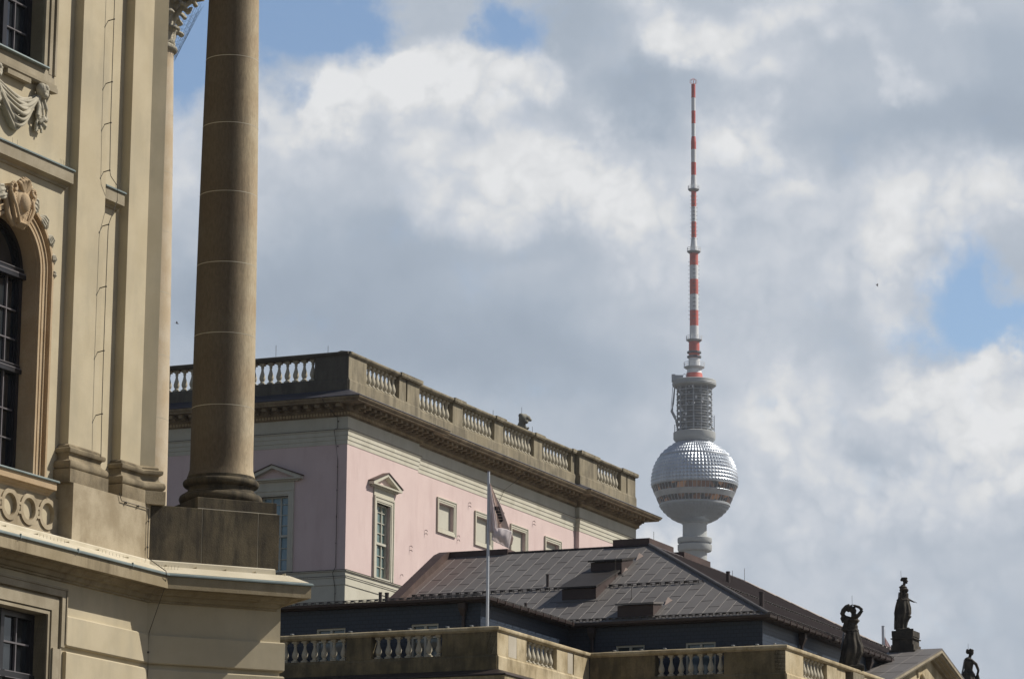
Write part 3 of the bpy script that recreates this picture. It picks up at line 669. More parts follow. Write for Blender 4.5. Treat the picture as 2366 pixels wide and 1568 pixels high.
# cartouche keystone
m = MB(TF); cu = UC+.0; cz = 15.52
m.prism([(cu-.30, 15.78), (cu-.33, 15.6), (cu-.24, 15.38), (cu-.14, 15.14), (cu+.14, 15.14), (cu+.24, 15.38), (cu+.33, 15.6), (cu+.30, 15.78)], 0, .20)
for s_ in (-1, 1):
    for k in range(13):     # scroll ribbons
        a = -pi*.5+k*.5; r = .13-.0075*k
        p1 = (cu+s_*(.28+r*cos(a)*.75), .20, 15.70+r*sin(a)); a2 = a+.5; r2 = .13-.0075*(k+1); p2 = (cu+s_*(.28+r2*cos(a2)*.75), .20+.005*k, 15.70+r2*sin(a2))
        m.tube([p1, p2], .030, 8)
    m.tube([(cu+s_*.30, .2, 15.58), (cu+s_*.27, .25, 15.42), (cu+s_*.18, .25, 15.26), (cu+s_*.10, .22, 15.14)], [.035, .03, .028, .03], 8)
    m.tube([(cu+s_*.36, .1, 15.72), (cu+s_*.36, .1, 15.5), (cu+s_*.26, .1, 15.25), (cu+s_*.12, .12, 15.10)], [.05, .05, .05, .04], 8)
    for q in range(7): m.ball((cu+s_*(.235-.012*q), .225, 15.60-.042*q), .013, 6, 4)
m.ball((cu, .23, 15.50), (.125, .10, .165), 20, 14); m.ball((cu, .19, 15.50), (.18, .07, .22), 20, 14)
for q in range(7):      # shell crest
    a = (q-3)*.33; m.tube([(cu+.02*sin(a), .22, 15.68), (cu+.17*sin(a), .30-.02*abs(q-3), 15.70+.17*cos(a)), (cu+.24*sin(a), .22, 15.70+.22*cos(a))], [.03, .042, .03], 8)
for q in range(5): m.tube([(cu-.08+.04*q, .20, 15.30), (cu-.09+.045*q, .22, 15.16), (cu-.10+.05*q, .14, 15.08)], [.025, .03, .02], 6)
ct = remesh(m.build('cartouche', 'arch', pal), .008, 0)
# leaf garland on the extrados
for s_ in (-1, 1):
    for a, sz in ((66, .19), (47, .17), (30, .145), (15, .115), (2, .09)):
        a = radians(a); m = MB(TF); r = RA+.33; cx, czz = UC+s_*r*cos(a), ZS+r*sin(a)
        tx, tz = s_*sin(a), -cos(a)      # tangent pointing down the arch
        nx, nz = s_*cos(a), sin(a)
        for q in range(6):
            f = (q-1.5)*.46
            pts = [(cx-tx*sz*.9, .06, czz-tz*sz*.9)]
            for t in (.3, .6, .85, 1.0):
                off = f*sz*.55*sin(pi*min(t, .8)); pts.append((cx+tx*sz*(-.9+1.9*t)+nx*off, .06+.09*sin(pi*t)*(1-.1*q)+.02*(q % 2), czz+tz*sz*(-.9+1.9*t)+nz*off))
            m.tube(pts, [sz*.09, sz*.13, sz*.13, sz*.10, sz*.05], 7)
        remesh(m.build('carved_leaf', 'relief', pal), .0065, 0)

# columns
def column(parent, cx, cy, T, zp0=11.103, mat='column', bmat='sooty', dx=0.0):
    col = part('column', parent)
    m = MB(T); m.box(cx-.745, cx+.745, cy-.745, cy+.745, zp0, 11.295); m.build('plinth', bmat, col, bevel=.01)
    cx += dx
    m = MB(T)
    m.lathe([(.62, 11.296), (.69, 11.30), (.725, 11.335), (.74, 11.385), (.725, 11.435), (.69, 11.465), (.645, 11.475), (.64, 11.495), (.60, 11.51), (.583, 11.55), (.59, 11.585), (.615, 11.60), (.645, 11.61), (.668, 11.635), (.678, 11.67), (.668, 11.705), (.64, 11.73), (.605, 11.735), (.605, 11.785), (.59, 11.79)], (cx, cy), 72)
    m.build('base', bmat, col, smooth=True)
    m = MB(T)
    prof = [(.60, 11.79), (.585, 11.84), (.562, 11.92), (.558, 12.1)]
    for i in range(1, 21):
        z = 12.1+(22.05-12.1)*i/20; t = i/20; prof.append((.558-.132*t**1.7, z))
    m.lathe(prof, (cx, cy), 96); sh = m.build('shaft', mat, col, smooth=True)
    for z in (13.02, 14.32, 15.61, 16.915, 18.19, 19.45, 20.7):
        m = MB(T); t = max(0, (z-12.1)/9.95); r = .558-.132*t**1.7
        m.lathe([(r-.01, z-.008), (r+.0022, z-.006), (r+.0022, z+.006), (r-.01, z+.008)], (cx, cy), 96, cap=False)
        m.build('mortar_joint', 'mortar', sh)
    # capital
    cp = part('capital', col)
    m = MB(T); m.lathe([(.43, 22.05), (.47, 22.06), (.50, 22.09), (.505, 22.12), (.49, 22.16), (.45, 22.18), (.44, 22.2), (.42, 22.22), (.42, 22.7), (.45, 22.95), (.54, 23.08), (.58, 23.12)], (cx, cy), 40); m.build('bell', 'relief', cp, smooth=True)
    m = MB(T)
    for row, (n, z0, h, out, off) in enumerate(((8, 22.2, .34, .22, 0), (8, 22.25, .66, .27, .5), (8, 22.5, .60, .38, 0))):
        for k in range(n):
            a = 2*pi*(k+off)/n+.18; ca, sa = cos(a), sin(a)
            for q in range(-2, 3):
                pts = []; rs = []
                for i in range(9):
                    t = i/8; rr = .42+.04*t+out*max(0, t-.55)**1.3*2.2; zz = z0+h*sin(min(1, t*1.12)*pi/2)-(max(0, t-.82)*h*1.2)
                    lat = q*.055*(1-.25*t)*(1.15 if t < .8 else .75); pts.append((cx+ca*(rr-.012*abs(q))-sa*lat, cy+sa*(rr-.012*abs(q))+ca*lat, zz)); rs.append(.034+.016*sin(i*2.1+q) if t < .9 else .04)
                m.tube(pts, rs, 6)
    for k in range(4):
        a = pi/4+k*pi/2; ca, sa = cos(a), sin(a)
        for q in range(12):
            b0, b1 = q*.52, (q+1)*.52; r0, r1 = .17-.011*q, .17-.011*(q+1)
            m.tube([(cx+ca*(.78+r0*cos(b0)), cy+sa*(.78+r0*cos(b0)), 22.95+r0*sin(b0)), (cx+ca*(.78+r1*cos(b1)), cy+sa*(.78+r1*cos(b1)), 22.95+r1*sin(b1))], .05, 6)
        m.tube([(cx+ca*.45, cy+sa*.45, 22.7), (cx+ca*.6, cy+sa*.6, 22.95), (cx+ca*.85, cy+sa*.85, 23.1)], [.05, .06, .06], 6)
    lf = m.build('acanthus_leaves', 'relief', cp); remesh(lf, .022, 1)
    m = MB(T); m.box(cx-.72, cx+.72, cy-.72, cy+.72, 23.12, 23.28); m.build('abacus', 'relief', cp, bevel=.02)
    # bird netting
    m = MB(T)
    for k in range(48):
        a = 2*pi*k/48; m.tube([(cx+.46*cos(a), cy+.46*sin(a), 21.93), (cx+(1.02 if k % 6 == 3 else .98)*cos(a), cy+.98*sin(a), 23.1)], .0022, 3)
        if k % 2 == 0: m.tube([(cx+.46*cos(a), cy+.46*sin(a), 21.93), (cx+.98*cos(a+.26), cy+.98*sin(a+.26), 23.1)], .0018, 3)
    for j in range(12):
        t = (j+.5)/12; r = .46+.52*t; m.tube([(cx+r*cos(2*pi*i/32), cy+r*sin(2*pi*i/32), 21.93+1.17*t) for i in range(33)], .0018, 3)
    m.build('bird_netting', 'netting', cp)
    return col
TB = Matrix.Identity(4)
CL = TC @ Vector((1.60, -.745, 0))
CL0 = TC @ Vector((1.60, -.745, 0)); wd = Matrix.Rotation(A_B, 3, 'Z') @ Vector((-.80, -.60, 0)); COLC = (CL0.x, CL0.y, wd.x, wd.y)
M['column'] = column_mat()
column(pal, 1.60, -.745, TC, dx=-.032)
# companion column at the far corner of the wing, on its own pedestal
RW = Matrix.Rotation(A_B, 4, 'Z') @ (Vector((-7.47, 67.0, 0))-OB)
TR = basis((RW.x, RW.y), (S39, C39), (C39, -S39))
column(pal, 0, 0, TR, mat='columnlight', bmat='sand')
m = MB(TR); m.box(-.95, .80, -1.2, .80, 10.118, 11.09); m.build('pedestal', 'sandlight', pal); m.T = TR
m = MB(TR); m.box(-1.15, 1.0, -1.5, 1.0, 0, 10.12); m.build('lower_wall', 'plaster', pal)
# entablature and upper storeys above the frame
m = MB(); ep = [(.24, -16), (.24, -.2), (CL.x+.55, CL.y-.7), (CL.x+.95, CL.y+.2), (RW.x+.75, RW.y+.4), (RW.x+.2, RW.y+1.0)]
m = MB(); zp(m, [(-8, -16), (.25, -16), (.25, -.3), (CL.x-.6, CL.y-1.05), (CL.x+.6, CL.y-.75), (CL.x+.75, CL.y+.5), (RW.x+.75, RW.y-.4), (RW.x+.75, RW.y+.75), (-8, RW.y+.75)], 23.29, 25.0)
zp(m, [(-8, -16), (.75, -16), (.75, -.3), (CL.x+.9, CL.y-1.1), (CL.x+1.2, CL.y+.5), (RW.x+1.2, RW.y-.4), (RW.x+1.2, RW.y+1.2), (-8, RW.y+1.2)], 25.0, 25.5)
m.build('entablature', 'cornice', pal)
# lightning conductor with clips
m = MB(TF); UWR = -1.63
path = [(-1.66, .30, 24.0), (-1.655, .30, 20), (-1.65, .30, 18.2), (-1.645, .30, 17.5), (-1.62, .30, 16.65), (-1.60, .31, 16.56), (-1.42, .34, 16.42), (-1.41, .34, 16.17), (-1.59, .30, 15.72), (-1.61, .30, 15.6), (-1.618, .30, 14.6), (-1.62, .30, 13.5), (-1.608, .30, 12.4), (-1.59, .30, 11.66)]
m.tube(path, .0065, 6)
m.tube([(-1.07, .36, 11.13), (-1.0, .37, 11.0), (-.13, .37, 10.995), (-.11, .37, 10.98), (-.11, .37, 10.15), (-.3, .87, 9.86), (-.32, .895, 9.80)], .008, 6)
m.tube([(-.32, .895, 9.80), (-.20, .80, 9.62), (-.09, .44, 8.85), (-.075, .43, 8.2), (-.075, .43, 6.0)], .0065, 6)
wr = m.build('lightning_conductor', 'wire', pal)
m = MB(TF)
for z, u in ((19.35, -1.652), (18.22, -1.651), (17.49, -1.644), (16.645, -1.63), (15.69, -1.608), (14.6, -1.618), (13.48, -1.62), (12.39, -1.608)):
    m.tube([(u, .30, z+.01), (u, .17, z-.01)], .009, 6); m.ball((u, .305, z+.01), .017, 8, 6)
for u, z in ((-.85, 10.99), (-.45, 10.99)): m.ball((u, .37, z), .022, 8, 6); m.tube([(u, .37, z), (u, .34, z)], .015, 6)
for z in (10.78, 10.33): m.ball((-.11, .37, z), .02, 8, 6)
m.ball((-.075, .43, 8.52), .02, 8, 6)
m.build('clip', 'wire', wr)

# ================================================================== shared: balusters, small windows
A_A = radians(23.8)
def baluster_mesh(name, mat, h, r, T=None):
    """square base and cap, vase body; origin at the foot"""
    m = MB(); k = h
    m.box(-r*.92, r*.92, -r*.92, r*.92, 0, .085*k)
    m.lathe([(r*.70, .085*k), (r*.82, .10*k), (r*.82, .125*k), (r*.62, .145*k), (r*.58, .17*k), (r*.80, .22*k), (r*.97, .29*k), (r, .34*k), (r*.93, .41*k), (r*.70, .52*k), (r*.50, .62*k), (r*.41, .70*k), (r*.40, .76*k), (r*.50, .775*k), (r*.58, .79*k), (r*.50, .81*k), (r*.44, .83*k), (r*.62, .87*k), (r*.78, .90*k)], (0, 0), 16)
    m.box(-r*.85, r*.85, -r*.85, r*.85, .90*k, k)
    o = m.build(name, mat, None, smooth=True); return o
BAL = {}
def balusters(parent, T, u0, u1, w, z, h, r, n, mat, key):
    for i in range(n):
        u = u0+(u1-u0)*(i+.5)/n; p = T @ Vector((u, w, z))
        if key not in BAL:
            o = baluster_mesh('baluster', mat, h, r); o.parent = parent; o.location = p; BAL[key] = o
        else:
            o = BAL[key].copy(); C.objects.link(o); o.parent = parent; o.location = p

# ================================================================== pink palace behind
KP = Vector((-5.52157, 112.0, 0))
pk = thing('pink_palace', 'pink plastered palace with grey trim, dentil cornice and stone balustrade along its roof edge', 'palace', KP, -A_A)
TL = basis((0, 0), (0, 1), (1, 0)); TS = basis((0, 0), (1, 0), (0, -1))
ppath = [(-18, 0), (0, 0), (0, 5.6), (-.18, 5.6), (-.18, 20.35), (0, 20.35), (0, 26.3), (-18, 26.3)]
Z0 = 17.79
def walls(z0, z1, mat, name, holes=True, off=0):
    m = MB(TS); m.wall(-18, 0, z0, z1, [(-3.22, -2.18, 17.86, 20.43)] if holes else [], off, .22)
    m.T = TL
    m.wall(0, 5.6, z0, z1, [(2.27, 3.37, 17.86, 20.43)] if holes else [], off, .22)
    m.wall(5.6, 20.35, z0, z1, [(a, a+1.26, 20.36, 21.28) for a in (7.71, 10.97, 14.21, 17.46)] if holes else [], off-.18, .14)
    m.wall(20.35, 26.3, z0, z1, [], off)
    m.T = Matrix.Identity(4)
    for x0, x1, y in ((-.18, 0, 5.6), (-.18, 0, 20.35)): m.add([(x0, y, z0), (x1, y, z0), (x1, y, z1), (x0, y, z1)], [(0, 1, 2, 3)])
    m.add([(0, 26.3, z0), (-18, 26.3, z0), (-18, 26.3, z1), (0, 26.3, z1)], [(0, 1, 2, 3)]); m.add([(-18, 0, z0), (-18, 26.3, z0), (-18, 26.3, z1), (-18, 0, z1)], [(0, 1, 2, 3)])
    return m.build(name, mat, pk)
walls(Z0, 22.07, 'pink', 'wall')
m = MB(); m.sweep([(-.1, 0), (.02, 0), (.02, 17.29), (.05, 17.30), (.05, 17.52), (.075, 17.54), (.075, 17.58), (.03, 17.60), (.03, 17.74), (.06, 17.75), (.09, 17.76), (.09, 17.79), (-.1, 17.82)], ppath); m.build('base_wall', 'trim', pk)
m = MB(); m.sweep([(-.05, 17.785), (.10, 17.785), (.105, 17.80), (-.05, 17.83)], ppath); m.sweep([(-.02, 17.585), (.085, 17.58), (.085, 17.595), (-.02, 17.61)], ppath); m.build('belt_flashing', 'gutter', pk)
m = MB(); m.sweep([(-.1, 22.07), (.015, 22.07), (.015, 22.21), (.035, 22.22), (.035, 22.36), (.055, 22.37), (.055, 22.50), (.08, 22.52), (.10, 22.56), (.03, 22.58), (.02, 22.60), (.02, 23.01), (-.1, 23.01)], ppath); m.build('architrave', 'trim', pk)
m = MB(); m.sweep([(-.05, 22.562), (.11, 22.562), (.115, 22.575), (-.05, 22.61)], ppath); m.build('architrave_flashing', 'gutter', pk)
ck = part('cornice', pk)
m = MB(); m.sweep([(-.1, 23.01), (.05, 23.01), (.07, 23.04), (.10, 23.05), (.10, 23.155), (.13, 23.16), (.17, 23.20), (.20, 23.21), (.20, 23.34), (.26, 23.36), (.28, 23.39), (.75, 23.395), (.75, 23.44), (.79, 23.45), (.83, 23.50), (.84, 23.54), (-.1, 23.54)], ppath)
m.build('moulding', 'corn2', ck)
m = MB(TS)                       # dentils and modillions follow the cornice round the corner
def rows(u0, u1, w0, T):
    m.T = T; n = int((u1-u0)/.115)
    for i in range(n):
        u = u0+(u1-u0)*(i+.2)/n; m.box(u, u+.07, w0+.09, w0+.145, 23.055, 23.15)
segs = [(-18, .12, 0, TS), (-.12, 5.7, 0, TL), (5.75, 20.2, -.18, TL), (20.3, 26.4, 0, TL)]
for u0, u1, w0, T in segs: rows(u0, u1, w0, T)
m.build('dentils', 'dentil', ck)['kind'] = 'stuff'
m = MB()
for u0, u1, w0, T in segs:
    m.T = T; n = int((u1-u0)/.40)
    for i in range(n):
        u = u0+(u1-u0)*(i+.3)/n
        m.box(u, u+.16, w0+.20, w0+.60, 23.27, 23.385); m.box(u+.01, u+.15, w0+.20, w0+.40, 23.215, 23.27)
m.build('modillions', 'corn2', ck)['kind'] = 'stuff'
M['lead'] = plain('dark lead flashing', (.075, .075, .09), .5, .3)
m = MB(); m.sweep([(-.1, 23.545), (.85, 23.545), (.86, 23.555), (.85, 23.57), (.12, 23.88), (.06, 23.93), (-.1, 23.93)], ppath); m.build('flashing', 'lead', ck)
# parapet
pp = part('parapet', pk)
def solid(m, T, u0, u1, w0, w1, zb=23.9, zm=24.33, zt=25.11):
    m.T = T; m.box(u0, u1, w0-.02, w1, zb, zt)
m = MB(); m.sweep([(-.40, 23.9), (.05, 23.9), (.05, 24.27), (.02, 24.30), (.02, 24.34), (-.36, 24.34), (-.38, 23.9)][:6], ppath[1:7]); m.build('plinth', 'parapet', pp)
m = MB(); m.sweep([(-.40, 23.9), (.05, 23.9), (.05, 24.27), (.02, 24.30), (.02, 24.34), (-.36, 24.34)], [(-18, 0), (-.0005, 0)]); m.build('plinth', 'parapet_shade', pp)
rail = [(-.42, 25.11), (.02, 25.11), (.03, 25.14), (.07, 25.155), (.09, 25.19), (.09, 25.235), (.07, 25.25), (-.30, 25.30), (-.42, 25.27)]
m = MB(); m.sweep(rail, ppath[1:7]); m.build('rail', 'parapet', pp)
m = MB(); m.sweep(rail, [(-18, 0), (-.0005, 0)]); m.build('rail', 'parapet_shade', pp)
def ped(T, u0, u1, w, mat, cap=True):
    m = MB(T); m.box(u0, u1, w-.37, w, 24.34, 25.11)
    m.build('pedestal', mat, pp)
    if cap: m = MB(T); m.box(u0-.03, u1+.03, w-.42, w+.11, 25.115, 25.15); m.box(u0-.06, u1+.06, w-.44, w+.13, 25.15, 25.27); m.build('pedestal_cap', mat, pp)
ped(TL, 0.001, 1.37, .0, 'parapet', False); m = MB(TS); m.box(-1.29, -.001, -.36, .001, 24.34, 25.11); m.build('pedestal', 'parapet_shade', pp)
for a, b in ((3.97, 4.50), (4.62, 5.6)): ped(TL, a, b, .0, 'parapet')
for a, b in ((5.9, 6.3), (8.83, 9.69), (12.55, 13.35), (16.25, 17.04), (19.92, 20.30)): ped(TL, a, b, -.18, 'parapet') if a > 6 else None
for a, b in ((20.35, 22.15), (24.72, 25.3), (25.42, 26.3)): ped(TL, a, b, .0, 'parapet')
ped(TS, -5.35, -4.2, 0, 'parapet_shade'); ped(TS, -11, -9.8, 0, 'parapet_shade')
bh = 25.105-24.34
for u0, u1, n, w in ((1.40, 3.97, 8, -.18), (5.75, 8.83, 9, -.36), (9.69, 12.55, 9, -.36), (13.35, 16.25, 9, -.36), (17.04, 19.92, 9, -.36), (22.15, 24.72, 8, -.18)):
    balusters(pp, TL, u0, u1, w, 24.34, bh, .105, n, 'baluster', 'pink')
balusters(pp, TS, -4.2, -1.29, -.18, 24.34, bh, .105, 9, 'baluster', 'pink')
balusters(pp, TS, -9.7, -5.35, -.18, 24.34, bh, .105, 14, 'baluster', 'pink')
# roof behind the parapet and attic that shows dark between the balusters
m = MB(); m.add([(-.3, .3, 23.95), (-.45, 26, 23.95), (-17.8, 26, 23.95), (-17.8, .3, 23.95)], [(0, 1, 2, 3)])
m.add([(-2.2, 2.5, 23.95), (-2.2, 24, 23.95), (-16, 24, 23.95), (-16, 2.5, 23.95), (-6.5, 7, 25.2), (-6.5, 19, 25.2), (-12, 19, 25.2), (-12, 7, 25.2)], [(0, 1, 5, 4), (1, 2, 6, 5), (2, 3, 7, 6), (3, 0, 4, 7), (4, 5, 6, 7)])
m.build('roof', 'rustmetal', pk)
# windows with pediments
def ped_window(T, uc, hw, pc, ph, pw, glassm):
    wnd = part('window', pk)
    m = MB(T); u0, u1 = uc-hw, uc+hw
    bands(m, u0, u1, 17.82, 20.43, [(0, .05, .04, -.2), (.05, .17, .06, 0), (.17, .22, .085, 0)]); m.box(u0-.22, u1+.22, 0, .045, 20.65, 20.92)
    m.build('architrave', 'trim', wnd)
    m = MB(T); z0 = 20.92; za = 21.48; p0, p1 = pc-ph, pc+ph
    m.prism([(p0+.12, z0), (p1-.12, z0), (p1-.12, z0+.05), (p0+.12, z0+.05)], 0, pw-.1); m.prism([(p0, z0+.05), (p1, z0+.05), (p1, z0+.10), (p0, z0+.10)], 0, pw)
    for s_ in (-1, 1):
        a = p0 if s_ < 0 else p1
        m.prism([(a, z0+.10), (a, z0+.15), (pc, za), (pc, za-.10), (a-s_*.22, z0+.10)], 0, pw)
    m.build('pediment', 'trim', wnd)
    m = MB(T); m.prism([(p0+.2, z0+.10), (p1-.2, z0+.10), (pc, za-.10)], 0, .03); m.build('tympanum', 'pink', wnd)
    m = MB(T)
    for s_ in (-1, 1):
        a = p0-.03 if s_ < 0 else p1+.03
        q = [(a, z0+.15), (a, z0+.185), (pc, za+.035), (pc, za)]
        m.prism(q, 0, pw+.03)
    m.build('pediment_roof', 'rustmetal', wnd)
    m = MB(T); bands(m, u0+.05, u1-.05, 17.91, 20.38, [(0, .05, -.12, -.20)], True); m.box(u0, u1, -.20, -.09, 19.03, 19.11)
    for f in (1/3, 2/3): m.box(u0+(u1-u0)*f-.022, u0+(u1-u0)*f+.022, -.19, -.125, 17.9, 20.4)
    for z in (20.16, 19.80, 19.44, 18.66, 18.28): m.box(u0+.05, u1-.05, -.185, -.14, z-.012, z+.012)
    m.box(u0-.02, u1+.02, -.2, .05, 17.82, 17.87)
    m.build('frame', 'blind', wnd)
    m = MB(T); m.box(u0, u1, -.19, -.18, 17.88, 20.42); m.build('pane', glassm, wnd)
ped_window(TL, 2.82, .55, 2.78, 1.12, .22, 'glassgreen')
ped_window(TS, -2.70, .52, -2.74, 1.10, .22, 'glassblue')
for a in (7.71, 10.97, 14.21, 17.46):
    bw = part('blind_window', pk); m = MB(TL); w0 = -.18
    for o0, o1, ww in ((0, .06, .03), (.06, .14, .045), (.14, .17, .07)):
        b, zb, zt = a+1.26, 20.36, 21.28
        m.box(a-o1, a-o0, w0, w0+ww, zb-o1, zt+o1); m.box(b+o0, b+o1, w0, w0+ww, zb-o1, zt+o1); m.box(a-o0, b+o0, w0, w0+ww, zt+o0, zt+o1); m.box(a-o0, b+o0, w0, w0+ww, zb-o1, zb-o0)
    m.build('architrave', 'trim', bw)
    m = MB(TL); m.box(a-.01, a+1.27, w0-.145, w0-.135, 20.35, 21.29); m.build('panel', 'blind', bw)
    m = MB(TL); m.box(a, a+1.26, w0-.135, w0-.03, 20.36, 20.385); m.build('sill', 'gutter', bw)
# hooks on the wall, rods on the parapet, conductor
for u, z in ((10.3, 21.65), (10.3, 21.53), (13.3, 21.75), (13.3, 21.63), (16.2, 21.85), (16.2, 21.73), (6.6, 20.1), (6.6, 19.98), (9.35, 20.3), (9.35, 20.15), (12.9, 20.3), (6.4, 18.7), (6.4, 18.55), (9.6, 19.6), (8.0, 19.3), (5.0, 19.3), (5.0, 19.15), (4.3, 18.2)):
    m = MB(TL); w0 = 0 if u < 5.6 else -.18; m.tube([(u, w0, z), (u+.01, w0+.07, z+.01), (u+.02, w0+.09, z-.05)], .012, 5); m.build('wall_hook', 'rustmetal', pk)
for T, u, w_, h in ((TS, -.9, -.2, .28), (TS, -2.9, -.2, .45), (TL, 12.9, -.4, .3), (TL, 16.6, -.4, .32)):
    m = MB(T); m.tube([(u, w_, 25.25), (u, w_, 25.27+h)], .008, 5); m.build('lightning_rod', 'wire', pk)
m = MB(TS); m.tube([(-.55, .93, 23.55), (-.5, .80, 23.38), (-.45, .2, 23.1), (-.36, .05, 22.98), (-.36, .05, 22.62), (-.44, .13, 22.56), (-.40, .06, 22.1), (-.33, .04, 21.5), (-.33, .04, 17.9), (-.40, .12, 17.7), (-.33, .06, 17.2), (-.33, .06, 16.0)], .011, 5)
cdt = m.build('lightning_conductor', 'wire', pk)
for z in (22.85, 22.0, 21.3, 20.5, 19.6, 18.7, 17.0):
    m = MB(TS); m.ball((-.33, .05, z), .025, 6, 5); m.build('clip', 'wire', cdt)
m = MB(TL); m.tube([(13.9, .70, 23.5), (13.75, .2, 23.0), (13.2, -.04, 22.58), (12.9, -.12, 22.1), (12.9, -.16, 21.7)], .010, 5); m.build('lightning_conductor', 'wire', pk)
# stone head rising behind the parapet
hp = Matrix.Translation(KP) @ Matrix.Rotation(-A_A, 4, 'Z') @ Vector((-3.0, 21.71, 0))
rs = thing('roof_sculpture', 'weathered stone bust with lightning rod behind the balustrade of the pink palace', 'sculpture', (hp.x, hp.y, 24.33))
m = MB(); m.box(-.25, .25, -.25, .25, 0, 1.3)
m.build('plinth', 'parapet', rs)
m = MB(); m.ball((-.02, 0, 2.62), (.19, .17, .20), 16, 12); m.ball((.14, 0, 2.66), (.15, .13, .13)); m.tube([(-.25, 0, 1.2), (-.22, 0, 2.0), (-.12, 0, 2.35), (-.02, 0, 2.6)], [.30, .26, .14, .13], 12)
m.ball((.27, .02, 2.60), (.07, .06, .06)); m.ball((-.10, 0, 2.78), (.12, .12, .10)); m.tube([(.02, 0, 2.35), (.10, 0, 2.20), (.22, 0, 2.3)], [.09, .08, .05], 8)
m.ball((.10, -.1, 2.5), (.10, .08, .08)); m.ball((.02, .08, 2.82), (.14, .08, .05))
remesh(m.build('bust', 'statue2' if 'statue2' in M else 'parapet', rs), .03, 2)
m = MB(); m.tube([(-.08, 0, 2.75), (-.08, 0, 3.12)], .008, 5); m.build('lightning_rod', 'wire', rs)

# ================================================================== low building with the metal roof
K2 = Vector((-.31579, 88.0, 0))
lb = thing('balustraded_building', 'low stone building with slate attic, brown metal roof and balustrade before the pink palace', 'building', K2, -A_A)
T1 = TS; T1L = TL                                  # first front and its return
T2 = basis((0, 6.31), (1, 0), (0, -1)); T3 = basis((5.76, 0), (0, 1), (1, 0))
lpath = [(-20, 0), (0, 0), (0, 6.31), (5.76, 6.31), (5.76, 46)]
m = MB(); m.sweep([(-.3, 0), (0, 0), (0, 11.2), (-.3, 11.2)], lpath); m.build('wall', 'low', lb)
m = MB(); m.sweep([(-.3, 11.2), (.04, 11.2), (.08, 11.25), (.12, 11.3), (.14, 11.38), (.34, 11.40), (.38, 11.44), (.40, 11.56), (-.3, 11.58)], lpath); m.build('cornice', 'low', lb)
m = MB(); m.sweep([(-.1, 11.585), (.42, 11.57), (.44, 11.58), (.43, 11.61), (.06, 11.76), (-.1, 11.78)], lpath); m.build('flashing', 'gutter', lb)
pr = part('parapet', lb)
def seg(pathseg, prof, nm, mat): m = MB(); m.sweep(prof, pathseg); return m.build(nm, mat, pr)
PL = [(-.36, 11.7), (.04, 11.7), (.04, 12.10), (.01, 12.14), (.01, 12.17), (-.32, 12.17)]
RL = [(-.36, 12.76), (.01, 12.76), (.03, 12.78), (.06, 12.80), (.07, 12.83), (.07, 12.87), (.05, 12.89), (-.2, 12.93), (-.36, 12.91)]
seg([(-20, 0), (-.0006, 0)], PL, 'plinth', 'low_shade'); seg([(.0, 0), (0, 6.31)], PL, 'plinth', 'low')
seg([(0.045, 6.31), (5.7594, 6.31)], PL, 'plinth', 'low_shade'); seg([(5.76, 6.31), (5.76, 16.6)], PL, 'plinth', 'low')
m = MB(); m.sweep(RL, [(-20, 0), (0, 0), (0, 6.31), (5.76, 6.31), (5.76, 16.7)]); m.build('rail', 'low', pr)
def lped(T, u0, u1, mat, w=0.0): m = MB(T); m.box(u0, u1, w-.32, w, 12.17, 12.76); m.build('pedestal', mat, pr, bevel=.006)
lped(T1, -1.60, -.0008, 'low_shade'); lped(T1, -4.41, -3.67, 'low_shade'); lped(T1, -3.74, -3.60, 'low_shade', .03) if False else None
lped(T1, -9.5, -6.45, 'low_shade')
lped(T1L, .0, .72, 'low'); lped(T1L, .725, 1.26, 'lowgrey'); lped(T1L, 1.265, 1.92, 'low'); lped(T1L, 3.99, 4.75, 'low'); lped(T1L, 4.755, 5.12, 'lowgrey'); lped(T1L, 5.2, 6.3, 'low')
lped(T2, 0.01, .93, 'low_shade', -.001); lped(T2, .935, 1.95, 'low_shade', .002); lped(T2, 3.98, 5.7592, 'low_shade')
lped(T3, 6.31, 7.80, 'low'); lped(T3, 9.85, 10.75, 'low'); lped(T3, 10.83, 11.6, 'low', -.03); lped(T3, 11.93, 12.97, 'parapet', .10); lped(T3, 12.98, 16.3, 'low')
for T, a, b, n in ((T1, -3.67, -1.60, 7), (T1, -6.45, -4.41, 7), (T2, 1.95, 3.98, 7)): balusters(pr, T, a, b, -.15, 12.17, .59, .088, n, 'baluster', 'low_s')
for T, a, b, n in ((T1L, 1.92, 3.99, 7), (T3, 7.80, 9.85, 7)): balusters(pr, T, a, b, -.15, 12.17, .59, .088, n, 'baluster', 'low_l')
for i, (T, u) in enumerate([(T1, -6.1), (T1, -4.35), (T1, -3.2), (T1, -2.6), (T1, -1.5), (T1, -.8), (T2, .7), (T2, 1.5), (T2, 2.2), (T2, 4.2), (T2, 4.9), (T2, 5.4)]):
    m = MB(T); m.box(u, u+.06, -.12, .0, 12.93, 12.955); m.build('conductor_clip', 'galv', pr)
